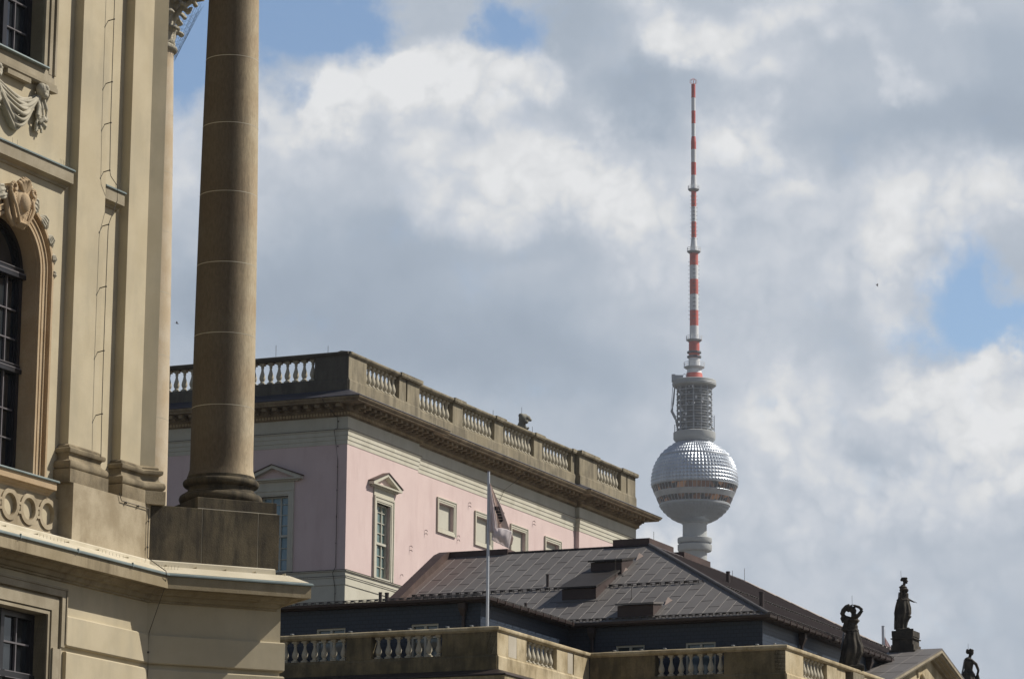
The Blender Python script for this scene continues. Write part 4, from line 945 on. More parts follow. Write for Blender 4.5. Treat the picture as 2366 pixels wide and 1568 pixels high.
# terrace slab and attic walls
m = MB(); zp(m, [(-20, .2), (-.2, .2), (-.2, 6.5), (5.5, 6.5), (5.5, 45), (-20, 45)], 11.6, 11.95); m.build('terrace', 'lead', lb)
at = part('attic', lb)
AX, AY, BX, BY = -1.12, 1.4, 4.70, 7.45
m = MB(basis((0, AY), (1, 0), (0, -1))); m.wall(-20, AX, 11.95, 13.86, [(-3.17, -2.36, 12.15, 13.24), (-6.03, -5.15, 12.15, 13.24)], 0, .12)
m.T = basis((AX, 0), (0, 1), (1, 0)); m.wall(AY, BY, 11.95, 13.86)
m.T = basis((0, BY), (1, 0), (0, -1)); m.wall(AX, BX, 11.95, 13.86, [(.33, 1.2, 12.15, 13.21), (2.43, 3.32, 12.15, 13.21)], 0, .12)
m.T = basis((BX, 0), (0, 1), (1, 0)); m.wall(BY, 27, 11.95, 13.86)
m.build('wall', 'slate', at)
for T, a, b, z1 in ((basis((0, AY), (1, 0), (0, -1)), -3.17, -2.36, 13.24), (basis((0, AY), (1, 0), (0, -1)), -6.03, -5.15, 13.24), (basis((0, BY), (1, 0), (0, -1)), .33, 1.2, 13.21), (basis((0, BY), (1, 0), (0, -1)), 2.43, 3.32, 13.21)):
    wn = part('window', at)
    m = MB(T); bands(m, a+.05, b-.05, 12.2, z1-.05, [(0, .05, -.03, -.12)], True); c = (a+b)/2; m.box(c-.035, c+.035, -.12, -.04, 12.15, z1); m.box(a, b, -.115, -.05, 12.86, 12.90); m.build('frame', 'blind', wn)
    m = MB(T); m.box(a, b, -.115, -.105, 12.15, z1); m.build('pane', 'glassattic', wn)
# eaves and gutters
epath = [(-20, AY), (AX, AY), (AX, BY), (BX, BY), (BX, 27.2)]
m = MB(); m.sweep([(-.05, 13.74), (.18, 13.76), (.20, 13.80), (-.05, 13.84)], epath); m.build('eaves_board', 'gutter', at)
m = MB(); m.sweep([(.20, 13.80), (.24, 13.76), (.30, 13.755), (.35, 13.79), (.36, 13.86), (.345, 13.86), (.335, 13.80), (.30, 13.775), (.25, 13.78), (.22, 13.87), (.0, 13.88), (.0, 13.86)], epath); gt = m.build('gutter', 'gutter', at)
m = MB()
def brk(T, u, w_=.2): m.T = T; m.box(u, u+.02, w_, w_+.175, 13.75, 13.872)
for k in range(11): brk(basis((AX, 0), (0, 1), (1, 0)), 1.7+k*.52)
for k in range(34): brk(basis((BX, 0), (0, 1), (1, 0)), 7.7+k*.55)
m.build('gutter_bracket', 'rustmetal', gt)['kind'] = 'stuff'
for T, u in ((basis((0, AY), (1, 0), (0, -1)), -1.60), (basis((0, BY), (1, 0), (0, -1)), -.36), (basis((BX, 0), (0, 1), (1, 0)), 10.6), (basis((BX, 0), (0, 1), (1, 0)), 16.8)):
    m = MB(T); m.box(u-.10, u+.10, .01, .20, 13.60, 13.74); m.frustum((u, .10), .055, .10, 13.42, 13.60) if False else None
    m.add([(u-.10, .01, 13.60), (u+.10, .01, 13.60), (u+.10, .20, 13.60), (u-.10, .20, 13.60), (u-.045, .02, 13.40), (u+.045, .02, 13.40), (u+.045, .11, 13.40), (u-.045, .11, 13.40)], [(0, 1, 5, 4), (1, 2, 6, 5), (2, 3, 7, 6), (3, 0, 4, 7)])
    m.tube([(u, .065, 13.42), (u, .065, 12.0)], .045, 10); m.build('downpipe', 'gutter', at)
# roof
SL = 3.04/5.8; EX, EY, EZ = 5.0, 7.15, 13.86; RX, RY, RZ_ = -.80, 12.95, 16.90; VX = -7.42
RE = 21.3; EE = 27.1
rf = part('roof', lb)
def rp(x, t, lift=0):       # point on the front slope (t metres back from the eave)
    nn = Vector((0, -SL, 1)).normalized(); return Vector((x, EY+t, EZ+SL*t))+nn*lift
def rq(y, t, lift=0):       # point on the right slope
    nn = Vector((SL, 0, 1)).normalized(); return Vector((EX-t, y, EZ+SL*t))+nn*lift
m = MB(); m.slab([(VX, EY-.0, EZ), (EX, EY, EZ), (RX, RY, RZ_), (VX, RY, RZ_)], .08)
m.slab([(EX, EY, EZ), (EX, EE, EZ), (RX, RE, RZ_), (RX, RY, RZ_)], .08)
m.slab([(EX, EE, EZ), (-6, EE, EZ), (-6, RE, RZ_), (RX, RE, RZ_)], .08)
m.slab([(VX, RY, RZ_), (RX, RY, RZ_), (RX, RE, RZ_), (VX, RE, RZ_-.4)], .08)
m.build('covering', 'roof', rf)
m = MB(); m.slab([(-20, AY-.2, 13.88), (AX+.2, AY-.2, 13.88), (AX+.2, BY+.1, 13.9), (-20, BY+.1, 13.9)], .05); m.slab([(-20, 7, 13.9), (VX, 7, 13.9), (VX, 13, 13.95), (-20, 13, 13.95)], .05); m.build('flat_covering', 'lead', rf)
m = MB(); ml = MB()
x = VX+.3; k = 0
while x < EX-.15:
    tm = 5.8 if x <= RX else EX-x
    if tm > .1: m.tube([rp(x, .05, .003), rp(x, tm-.05, .003)], .005, 4)
    if k % 1 == 0:
        t = .3+(k % 2)*.45
        while t < tm-.3:
            a, b = rp(x+.02, t, .003), rp(x+.35, t, .003); ml.tube([a, b], .006, 4) if b.x < EX-(t+.1) or x < RX else None
            t += .9
    x += .372; k += 1
m.build('standing_seams', 'seam', rf)['kind'] = 'stuff'; ml.build('sheet_laps', 'lap', rf)['kind'] = 'stuff'
m = MB(); y = EY+.4
while y < EE-.3:
    tm = min(5.8, y-EY, EE-y) ; m.tube([rq(y, .05, .02), rq(y, tm, .02)], .024, 4); y += .372
m.build('standing_seams', 'gutter', rf)['kind'] = 'stuff'
m = MB()                                                            # hip, ridge, verge rolls
m.tube([rp(EX, 0, .03), (RX, RY, RZ_+.03)], .055, 8); m.build('hip_roll', 'seam', rf)
m = MB(); m.tube([(VX, RY, RZ_+.01), (RX, RY, RZ_+.01)], .04, 6); m.build('ridge_roll', 'gutter', rf)
m = MB(); m.tube([(RX, RY, RZ_+.01), (RX, RE, RZ_+.01)], .05, 6); m.build('ridge_roll', 'gutter', rf)
m = MB(); m.tube([(RX, RE, RZ_+.01), (EX, EE, EZ+.02)], .05, 6); m.build('hip_roll', 'gutter', rf)
# raised party-wall verge in redder copper
m = MB(); vs = [(VX-.28, EY, EZ-.3), (VX-.28, EY, EZ+.10), (VX-.28, RY-.5, RZ_+.0), (VX-.28, RY-.1, RZ_+.14), (VX-.28, RY+.6, RZ_+.14), (VX-.28, RY+.6, EZ-.3)]
m.add(vs+[(x+.34, y, z) for x, y, z in vs], [(0, 1, 2, 3, 4, 5), (11, 10, 9, 8, 7, 6)]+[(i, (i+1) % 6, (i+1) % 6+6, i+6) for i in range(6)])
m.build('verge', 'rustmetal', rf)
m = MB(); m.box(VX+.06, VX+2.0, RY-.08, RY+.5, RZ_-.2, RZ_+.14); m.build('ridge_upstand', 'rustmetal', rf)
# snow guards
def guard(pts_fn, a0, a1, step, nm='snow_guard'):
    m = MB(); n = max(2, int((a1-a0)/step))
    m.tube([pts_fn(a0, .085), pts_fn(a1, .085)], .009, 4); m.tube([pts_fn(a0, .035), pts_fn(a1, .035)], .009, 4)
    for i in range(n+1):
        a = a0+(a1-a0)*i/n; p0, p1 = pts_fn(a, 0), pts_fn(a, .095); m.tube([p0, p1], .013, 4)
        if i < n and i % 2 == 0: b = a+(a1-a0)/n*.8; m.add([pts_fn(a, .02), pts_fn(b, .02), pts_fn(b, .08), pts_fn(a, .08)], [(0, 1, 2, 3)])
    m.build(nm, 'snow', rf)
guard(lambda a, h: rp(a, 2.6, h), VX+.3, -2.25, .14); guard(lambda a, h: rp(a, 2.6, h), -.8, 2.1, .14)
guard(lambda a, h: rp(a, .12, h*.8), -1.0, EX-.3, .10)
guard(lambda a, h: rq(a, 2.1, h), 9.4, 25, .2); guard(lambda a, h: rq(a, .15, h*.8), 7.4, 26.8, .14)
guard(lambda a, h: Vector((a, AY-.25, 13.87+h*.8)), -8, AX+.1, .12)
guard(lambda a, h: Vector((AX+.25, a, 13.87+h*.6)), AY-.1, BY-.2, .12)
# roof hatches
def hatch(x0, x1, t0, t1, hf, hb, cap=True, mat='hatchbox', lid='rustmetal'):
    h = part('roof_hatch', lb); m = MB()
    A = [rp(x0, t0), rp(x1, t0), rp(x1, t1), rp(x0, t1)]
    Bt = [p+Vector((0, 0, hh)) for p, hh in zip(A, (hf, hf, hb, hb))]
    m.add([tuple(p-Vector((0, 0, .05))) for p in A]+[tuple(p) for p in Bt], [(0, 1, 2, 3), (4, 5, 6, 7), (0, 1, 5, 4), (1, 2, 6, 5), (2, 3, 7, 6), (3, 0, 4, 7)]); m.build('box', mat, h)
    m = MB(); e_ = .05; Bt2 = [Bt[0]+Vector((-e_, -e_*2, .004)), Bt[1]+Vector((e_, -e_*2, .004)), Bt[2]+Vector((e_, e_, .004)), Bt[3]+Vector((-e_, e_, .004))]
    m.add([tuple(p) for p in Bt2]+[tuple(p+Vector((0, 0, .05))) for p in Bt2], [(3, 2, 1, 0), (4, 5, 6, 7), (0, 1, 5, 4), (1, 2, 6, 5), (2, 3, 7, 6), (3, 0, 4, 7)]); m.build('lid', lid, h)
    m = MB(); m.slab([rp(x0-.12, t0-.12, .02), rp(x1+.12, t0-.12, .02), rp(x1+.12, t1+.15, .02), rp(x0-.12, t1+.15, .02)], .015); m.build('apron', 'roof', h)
    # small cricket behind
    m = MB(); m.add([tuple(rp(x1+.02, t1+.15)), tuple(rp(x1+.02, t1+.6)), tuple(rp(x1+.02, t1+.5, .12)), tuple(rp(x1+.14, t1+.5, .01))], [(0, 1, 2), (1, 2, 3), (0, 2, 3)]); m.build('cricket', 'rustmetal', h)
    return h
hatch(-1.92, -.86, 1.72, 3.40, .34, .16, lid='hatch'); hatch(-1.78, -.80, 3.55, 4.45, .40, .12, lid='hatch'); hatch(.42, 1.5, .2, .85, .36, .12, lid='roof')
# ridge boxes
for y0, y1, h in ((11.7, 15.0, .24), (15.7, 18.0, .20)):
    m = MB(); m.box(RX-1.2, RX+.06, y0, y1, RZ_-.2, RZ_+h) if y0 > 12 else m.box(RX-1.2, RX-.02, RY+.02, y1, RZ_-.2, RZ_+h); m.build('ridge_vent', 'rustmetal', lb)
m = MB(); m.box(RX-.8, RX+.05, RY-.05, RY+1.9, RZ_-.3, RZ_+.16)
# pipes
def pipe(p, h, r, nm='vent_pipe', mat='gutter'):
    m = MB(); m.tube([p-Vector((0, 0, .1)), p+Vector((0, 0, h))], r, 12); m.tube([p+Vector((0, 0, h-.03)), p+Vector((0, 0, h+.005))], r*1.12, 12); m.build(nm, mat, lb)
pipe(rp(-2.89, 2.92), .36, .042); pipe(rp(-2.75, 1.0), .27, .04); pipe(rq(13.9, 3.66), .36, .06); pipe(rq(8.75, .78), .45, .07)
pipe(Vector((-4.89, 3, 13.88)), .52, .045); pipe(Vector((-4.69, 3, 13.88)), .50, .055)
for p, h in ((Vector((RX-.3, RY+1.1, RZ_+.1)), .50), (rp(-.84, 3.16), .65), (rp(.30, 1.57), .40), (rq(15.5, 4.1), .4), (Vector((RX, RE, RZ_)), .45)):
    m = MB(); m.tube([p, p+Vector((0, 0, h))], .007, 5); m.ball(tuple(p), .03, 6, 4); m.build('lightning_rod', 'wire', lb)
# portico gable at the far right
gb = part('gable', lb); GX, GB, GY, GZ = 6.0, 4.35, 20.4, 14.39; GS = .285
def gp(x, y, lift=0): return Vector((x, y, GZ-GS*abs(y-GY)+lift))
m = MB(); m.slab([gp(GB, GY), gp(GX, GY), gp(GX, GY-6.4), gp(GB, GY-6.4)], .05); m.slab([gp(GB, GY), gp(GX, GY), gp(GX, GY+6.4), gp(GB, GY+6.4)], .05); m.build('covering', 'roof', gb)
m = MB()
for t in (1.2, 2.6, 4.1): m.tube([gp(GB, GY-t, .004), gp(GX, GY-t, .004)], .005, 4)
for x in (4.9, 5.45): m.tube([gp(x, GY, .004), gp(x, GY-6.3, .004)], .004, 4)
m.build('standing_seams', 'seam', gb)['kind'] = 'stuff'
for s_ in (-1, 1):
    m = MB(); prof = [(0, -.06), (0, -.14), (-.04, -.16), (-.05, -.20), (-.16, -.22), (-.17, -.27), (-.28, -.28), (-.30, -.33), (-.6, -.33), (-.6, -.06)]
    vs = [(GX+.0+o, y, GZ-GS*abs(y-GY)+z) for y in (GY, GY+s_*6.4) for o, z in prof]; n = len(prof)
    m.add(vs, [(i, (i+1) % n, (i+1) % n+n, i+n) for i in range(n)]+[tuple(range(n)), tuple(range(n, 2*n))]); m.build('raking_cornice', 'ledge', gb)
m = MB(); m.add([(GX-.42, GY, GZ-.3), (GX-.42, GY-6.3, GZ-.3-GS*6.3), (GX-.42, GY+6.3, GZ-.3-GS*6.3)], [(0, 1, 2)]); m.build('tympanum', 'low', gb)
m = MB(); random.seed(3)
for k in range(26):
    y = GY+random.uniform(-3.2, 3.2); z = GZ-.55-random.random()*1.2-.25*abs(y-GY); r = random.uniform(.06, .14); m.ball((GX-.40, y, z), (r*.4, r*.8, r), 8, 6)
m.ball((GX-.36, GY-.9, GZ-1.0), (.09, .10, .13)); m.tube([(GX-.38, GY-.9, GZ-1.1), (GX-.38, GY-1.0, GZ-1.5)], [.08, .15], 8)
m.build('tympanum_relief', 'low', gb)['kind'] = 'stuff'
m = MB(); m.box(GX-.9, GX-.43, GY-6.3, GY+6.3, 9, GZ-.3-GS*6.3); m.build('portico_wall', 'low', gb)
m = MB(); m.box(4.47, 5.20, GY-.38, GY+.38, GZ-.35, GZ+.12); m.box(4.42, 5.25, GY-.43, GY+.43, GZ-.35, GZ-.06); m.build('acroterion_base', 'statue', gb)
m = MB(); m.box(4.50, 5.16, GY-.35, GY+.35, GZ+.12, GZ+.38); m.box(4.46, 5.21, GY-.39, GY+.39, GZ+.30, GZ+.33); m.box(4.49, 5.18, GY-.36, GY+.36, GZ+.38, GZ+.56); m.build('acroterion_block', 'statue', gb)
def loc2(x, y, z=0): return Matrix.Translation(K2) @ Matrix.Rotation(-A_A, 4, 'Z') @ Vector((x, y, z))

# ================================================================== statues
def statue(name, label, pos, rz, h, pose, rod=None, lean=None):
    t = thing(name, label, 'statue', pos, rz, 'draped stone statues along the roof edge')
    k = h/1.86; m = MB(Matrix.Scale(k, 4))
    # statue faces +X here (profile to the right), height 1.86 incl. plinth .12
    if pose == 'raised':
        hip = (0, 0, 1.02); m.box(-.34, .30, -.26, .26, 0, .10)
        # legs inside drapery, torso twisting
        m.tube([(-.03, 0, .98), (-.02, 0, 1.08), (.03, 0, 1.20), (.06, 0, 1.33), (.05, 0, 1.42), (.02, 0, 1.46)], [.155, .145, .13, .15, .145, .09], 14)
        m.ball((.125, -.07, 1.305), .058); m.ball((.11, .075, 1.30), .055)
        m.tube([(.02, 0, 1.44), (.02, 0, 1.53)], [.052, .05], 10)
        m.ball((.02, 0, 1.60), (.085, .075, .10)); m.ball((.10, 0, 1.585), (.022, .018, .02)); m.ball((.08, 0, 1.54), (.03, .03, .022)); m.ball((-.045, 0, 1.64), (.10, .09, .085)); m.ball((-.10, 0, 1.60), (.05, .06, .05))
        # right arm over the head (toward +x), elbow out
        m.tube([(.08, -.02, 1.40), (.17, -.03, 1.47), (.265, -.04, 1.60)], [.062, .054, .044], 10); m.tube([(.265, -.04, 1.60), (.18, -.03, 1.68), (.05, -.02, 1.725)], [.044, .040, .034], 10)
        for q in range(4): m.tube([(.07, -.05+.02*q, 1.735), (.0, -.05+.022*q, 1.745), (-.04-.008*q, -.05+.024*q, 1.73)], [.012, .011, .009], 6)
        m.tube([(.08, -.06, 1.73), (.05, -.08, 1.72), (.02, -.085, 1.70)], [.012, .011, .009], 6)
        # left arm raised behind, holding the falling cloth
        m.tube([(-.06, .03, 1.38), (-.18, .04, 1.42), (-.26, .04, 1.50)], [.055, .05, .042], 10); m.tube([(-.26, .04, 1.50), (-.20, .03, 1.65), (-.10, .02, 1.70)], [.045, .04, .034], 10)
        m.tube([(-.06, .0, 1.71), (-.15, .02, 1.68), (-.23, .03, 1.60), (-.27, .03, 1.50), (-.27, .04, 1.40), (-.23, .04, 1.28)], [.075, .075, .07, .065, .06, .05], 8)
        m.tube([(-.10, .03, 1.40), (-.16, .03, 1.22), (-.24, .02, 1.08), (-.20, .0, 1.02)], [.09, .085, .06, .05], 10)
        m.ball((-.19, 0, 1.08), (.09, .10, .07))
        rings = [(1.14, .01, .13, .12), (1.05, .0, .155, .14), (.94, .0, .18, .165), (.8, -.01, .215, .19), (.62, .0, .265, .22), (.44, -.02, .285, .24), (.26, -.08, .26, .23), (.10, -.12, .245, .22)]
        knee = (.10, -.12, .55, .14, .11, .22)
        m.tube([(.16, -.05, .50), (.10, -.07, .30), (.09, -.07, .12)], [.10, .07, .05], 10); m.ball((.17, -.08, .125), (.11, .045, .035))
        m.ball((-.20, .02, .35), (.13, .15, .32)); belt = (1.07, .19)
    elif pose == 'open':
        m.box(-.30, .26, -.24, .24, 0, .08)
        m.tube([(-.02, 0, 1.0), (-.01, 0, 1.12), (0, 0, 1.24), (-.03, 0, 1.38), (-.05, 0, 1.47), (-.03, 0, 1.52)], [.15, .135, .13, .15, .14, .08], 14)
        m.ball((.075, -.06, 1.35), .056); m.ball((.07, .06, 1.345), .052)
        m.tube([(-.03, 0, 1.48), (.0, 0, 1.60)], [.05, .048], 10)
        m.ball((.025, 0, 1.67), (.082, .072, .10)); m.ball((.105, 0, 1.655), (.022, .018, .02)); m.ball((.075, 0, 1.60), (.03, .03, .025)); m.ball((-.02, 0, 1.72), (.10, .09, .07))
        for q in range(9): a = q*.7; m.ball((.0+.075*cos(a), .065*sin(a), 1.755), .032, 8, 6)
        m.ball((-.09, 0, 1.70), (.045, .05, .045))
        m.tube([(-.09, -.10, 1.42), (-.13, -.12, 1.25), (-.12, -.11, 1.08)], [.055, .05, .042], 10)
        m.tube([(-.02, .13, 1.42), (.05, .15, 1.22), (.12, .10, 1.08)], [.05, .045, .04], 10); m.tube([(.12, .08, 1.08), (.22, .04, 1.02), (.29, .03, .985)], [.036, .030, .024], 10)
        m.ball((.31, .03, .98), (.035, .026, .016)); 
        for q in range(4): m.tube([(.33, .05-.014*q, .98), (.37, .055-.014*q, .965-.004*q), (.395, .055-.014*q, .945+.008*q)], [.010, .009, .007], 6)
        m.tube([(.315, .055, .985), (.335, .075, 1.005), (.36, .08, 1.005)], [.011, .009, .008], 6)
        rings = [(1.14, -.04, .14, .13), (1.04, -.06, .19, .165), (.93, -.065, .22, .18), (.78, -.065, .245, .2), (.6, -.075, .265, .21), (.42, -.11, .23, .20), (.25, -.14, .20, .19), (.08, -.15, .19, .18)]
        m.tube([(.06, -.05, .60), (.12, -.06, .50), (.04, -.05, .32), (.01, -.05, .12)], [.13, .10, .06, .045], 10); m.ball((.06, -.05, .11), (.10, .04, .035))
        m.ball((-.22, .02, .3), (.10, .14, .30)); m.tube([(.10, .02, 1.05), (.13, .03, .90), (.12, .03, .80)], [.06, .05, .03], 8)
    else:
        m.box(-.28, .28, -.24, .24, 0, .08)
        m.tube([(-.02, 0, 1.0), (-.03, 0, 1.12), (-.02, 0, 1.24), (-.01, 0, 1.36), (.0, 0, 1.45), (.02, 0, 1.50)], [.145, .13, .135, .155, .15, .09], 14)
        m.tube([(.0, 0, 1.46), (.04, 0, 1.60)], [.052, .05], 10)
        m.ball((.055, 0, 1.68), (.085, .075, .105)); m.ball((.13, 0, 1.66), (.022, .018, .022)); m.ball((.10, 0, 1.61), (.03, .03, .025))
        for q in range(16): a = q*.8; m.ball((.03+.085*cos(a), .08*sin(a), 1.735+.02*sin(q*2.3)), .036, 8, 6)
        m.ball((-.04, 0, 1.70), (.06, .07, .08))
        m.tube([(.08, -.08, 1.40), (.20, -.10, 1.30), (.27, -.08, 1.12)], [.055, .05, .042], 10); m.tube([(.27, -.08, 1.12), (.24, -.06, .98), (.20, -.06, .92)], [.04, .034, .028], 10)
        m.ball((.20, -.06, .90), (.03, .025, .035))
        for q in range(4): m.tube([(.19, -.09+.016*q, .89), (.20, -.09+.016*q, .85), (.185, -.085+.016*q, .82)], [.011, .010, .008], 6)
        m.tube([(.22, -.05, .91), (.24, -.04, .88), (.235, -.04, .86)], [.011, .01, .008], 6)
        m.tube([(-.08, .10, 1.40), (-.12, .14, 1.22), (-.05, .12, 1.05)], [.052, .048, .04], 10)
        m.tube([(.24, -.05, 1.02), (.27, -.04, .80), (.24, -.03, .60)], [.04, .06, .05], 8)
        rings = [(1.12, -.03, .135, .13), (1.0, -.03, .19, .17), (.85, -.02, .22, .2), (.65, -.02, .25, .22), (.45, -.03, .26, .23), (.25, -.04, .26, .23), (.08, -.05, .25, .22)]
    # drapery with vertical folds
    N = 40; vs = []; fs = []
    for j, (z, cx, rx, ry) in enumerate(rings):
        f = min(1, j/3)
        for i in range(N):
            a = 2*pi*i/N; fold = 1+.09*f*sin(a*9+z*2.2)+.05*f*sin(a*5-z*5); vs.append((cx+rx*fold*cos(a), ry*fold*sin(a), z))
    for j in range(len(rings)-1):
        for i in range(N): fs.append((j*N+i, j*N+(i+1) % N, (j+1)*N+(i+1) % N, (j+1)*N+i))
    fs.append(tuple(range(N))); fs.append(tuple(reversed(range((len(rings)-1)*N, len(rings)*N)))); m.add(vs, fs)
    for q in range(7):      # gathered cloth at the hip
        a = q*.9; z, cx, rx, ry = rings[1]; m.tube([(cx+rx*1.0*cos(a), ry*sin(a), z+.01*sin(q*2)), (cx+rx*cos(a+.5), ry*sin(a+.5), z-.02), (cx+rx*cos(a+.9), ry*sin(a+.9), z+.015)], .022, 6)
    body = m.build('figure', 'statue', t); remesh(body, .0105*k, 0)
    if rod: m = MB(Matrix.Scale(k, 4)); m.tube(rod, .005, 5); m.build('lightning_rod', 'wire', t)
    if lean: m = MB(Matrix.Scale(k, 4)); m.tube(lean, .028, 8); m.tube([(lean[1][0]*.75+lean[0][0]*.25, lean[0][1], lean[0][2]*.25+lean[1][2]*.75), (lean[1][0]*.75+lean[0][0]*.25+.16, lean[0][1], lean[0][2]*.25+lean[1][2]*.75)], .012, 6); m.build('support_strut', 'galv', t)
    return t
p = loc2(5.52, 12.95, 12.93)
statue('draped_statue', 'dark statue of a draped woman with both arms raised around her head', p, radians(-6), 2.02, 'raised', [(.0, 0, 1.72), (.0, 0, 2.0)], [(-.30, .1, .55), (-.22, .1, 1.08)])
p = loc2(4.82, GY, GZ+.56)
statue('draped_statue', 'dark statue with open outstretched hand standing on the block atop the gable', p, radians(-4), 1.78, 'open', [(-.10, 0, 1.70), (-.11, 0, 2.0)], [(-.27, .05, .45), (-.17, .05, 1.30)])
p = loc2(5.45, 25.3, 13.08)
statue('draped_statue', 'dark curly haired statue with lowered arm, cut by the bottom edge at far right', p, radians(-4), 1.95, 'lowered', [(-.02, 0, 1.76), (-.025, 0, 1.95)], [(-.32, .05, .55), (-.13, .05, 1.46)])

# ================================================================== flagpoles and flags
G1 = 'flagpoles on the roof terrace'
def flagpole(pos, h, r, label, top=True):
    t = thing('flagpole', label, 'flagpole', pos, 0, G1)
    m = MB(); m.tube([(0, 0, 0), (0, 0, h)], [r*1.25, r], 16); m.build('pole', 'pole', t)
    m = MB(); m.tube([(0, 0, h), (0, 0, h+.02)], r*1.1, 12); m.build('pole_cap', 'galv', t)
    m = MB(); m.tube([(r+.012, -.01, .8), (r+.010, -.01, h-.1)], .0035, 4); m.build('halyard', 'galv', t)
    m = MB(); m.box(-.12, .12, -.12, .12, 0, .03); m.tube([(0, 0, .02), (0, 0, .25)], r*1.8, 12); m.build('foot', 'galv', t)
FP = Vector((-.592, 89.0, 11.95))
flagpole(FP, 17.15-11.95, .033, 'slim white flagpole behind the nearest corner of the balustrade')
def flag(name, label, origin, rings, mat, folds=.035, lines=()):
    """rings: for v in 0..1 from top to bottom hoist point and fly point"""
    m = MB(); NU, NV = 26, 30
    def P_(u, v):
        i = min(int(v*(len(rings)-1)), len(rings)-2); f = v*(len(rings)-1)-i
        h = Vector(rings[i][0]).lerp(Vector(rings[i+1][0]), f); fl = Vector(rings[i][1]).lerp(Vector(rings[i+1][1]), f)
        p = h.lerp(fl, u); d = folds*sin(pi*min(1, u*1.3+.05))*(sin(u*15+v*5)+.5*sin(u*31-v*7)); p.y -= d; p.z -= .05*sin(pi*u)*v
        return p
    vs = [tuple(P_(i/NU, j/NV)) for j in range(NV+1) for i in range(NU+1)]
    m.add(vs, [(j*(NU+1)+i, j*(NU+1)+i+1, (j+1)*(NU+1)+i+1, (j+1)*(NU+1)+i) for j in range(NV) for i in range(NU)])
    return m, P_
fg = thing('flag', 'limp white flag with a dark striped shield hanging from the nearer flagpole', 'flag', (FP.x, FP.y, 13.055), 0, 'flags hanging from the flagpoles')
m, P_ = flag('cloth', '', None, [((.04, 0, 3.80), (.05, 0, 3.78)), ((.04, 0, 3.5), (.20, .03, 3.45)), ((.04, 0, 3.2), (.35, .03, 3.16)), ((.05, 0, 2.9), (.47, .03, 2.85)), ((.05, .02, 2.62), (.60, .02, 2.50)), ((.07, .02, 2.48), (.68, 0, 2.33)), ((.20, .02, 2.30), (.64, 0, 2.14))], 'flagbeige')
def buildc(m, nm, mat, par): o = m.build(nm, mat, par, smooth=True); s_ = o.modifiers.new('solid', 'SOLIDIFY'); s_.thickness = .003; return o
buildc(m, 'cloth', 'flagbeige', fg)
m = MB(); NU, NV = 14, 24            # nearer white fold
vs = []
for j in range(NV+1):
    v = j/NV; wd = .015+.22*v**.9
    for i in range(NU+1):
        u = i/NU; vs.append((.035+wd*u, -.05-.035*sin(u*13+v*2)*(v+.2)-.02, 3.70-1.22*v-.10*u*v))
m.add(vs, [(j*(NU+1)+i, j*(NU+1)+i+1, (j+1)*(NU+1)+i+1, (j+1)*(NU+1)+i) for j in range(NV) for i in range(NU)]); buildc(m, 'front_fold', 'flag', fg)
m = MB(); vs = []                    # lower bulging fold
for j in range(17):
    for i in range(17):
        u, v = i/16, j/16; vs.append((.10+.54*u*(1-.15*v), -.05-.12*sin(pi*u)*sin(pi*v)-.01*sin(u*18), 2.55-.06*u-.30*v+.06*sin(pi*u)*(1-v)-.16*u*v))
m.add(vs, [(j*17+i, j*17+i+1, (j+1)*17+i+1, (j+1)*17+i) for j in range(16) for i in range(16)]); buildc(m, 'lower_fold', 'flag', fg)
m = MB()                             # emblem: dark shield, pale stripes left free
def em(x0, x1, z0, z1):
    N = 10; vs = []
    for j in range(N+1):
        for i in range(N+1):
            z = z1+(z0-z1)*j/N; s_ = (3.16-z)/.5
            l = .15+.10*s_ if s_ < .6 else .21+.35*(s_-.6)**1.3; r = .285+.15*s_**.9 if s_ < .72 else .40-.9*(s_-.72)**1.5
            x = l+(r-l)*(x0+(x1-x0)*i/N); v = max(0, min(1, (3.80-z)/1.5)); vs.append((x, -.072-.012*sin(x*30), z))
    m.add(vs, [(j*(N+1)+i, j*(N+1)+i+1, (j+1)*(N+1)+i+1, (j+1)*(N+1)+i) for j in range(N) for i in range(N)])
for x0, x1 in ((0, .40), (.46, .66), (.72, 1)): em(x0, x1, 3.05, 3.16)
for z0, z1 in ((2.98, 3.04), (2.90, 2.97), (2.82, 2.89), (2.74, 2.81)): em(.30 if z0 < 2.95 else .1, 1, z0, z1)
em(.35, .62, 2.67, 2.73); em(.66, 1, 2.67, 2.73)
buildc(m, 'emblem', 'flagdark', fg)['kind'] = 'stuff'
# second pole beyond the gable
Y2 = 122.0
def at_px(px, py, Y):
    d = fw*7800+rt*(px-1183)+up*(784-py); return Vector((0, 0, 1.7))+d*(Y/d.y)
q = at_px(1285/3.2874+1646.3, 985/3.2874+1146.6, Y2)
flagpole(Vector((q.x+.05, Y2, 11.95)), q.z-11.95, .055, 'white flagpole showing behind the roof between the two taller statues')
f2 = thing('flag', 'pink flag drooping behind the roof between the two taller statues', 'flag', (q.x+.05, Y2, q.z), 0, 'flags hanging from the flagpoles')
m, P_ = flag('cloth', '', None, [((.05, 0, -.36), (.06, 0, -.38)), ((.05, 0, -.8), (.28, 0, -.75)), ((.05, 0, -1.3), (.42, 0, -1.2)), ((.07, 0, -2.0), (.48, 0, -2.0))], 'flagpink', .03)
buildc(m, 'cloth', 'flagpink', f2)

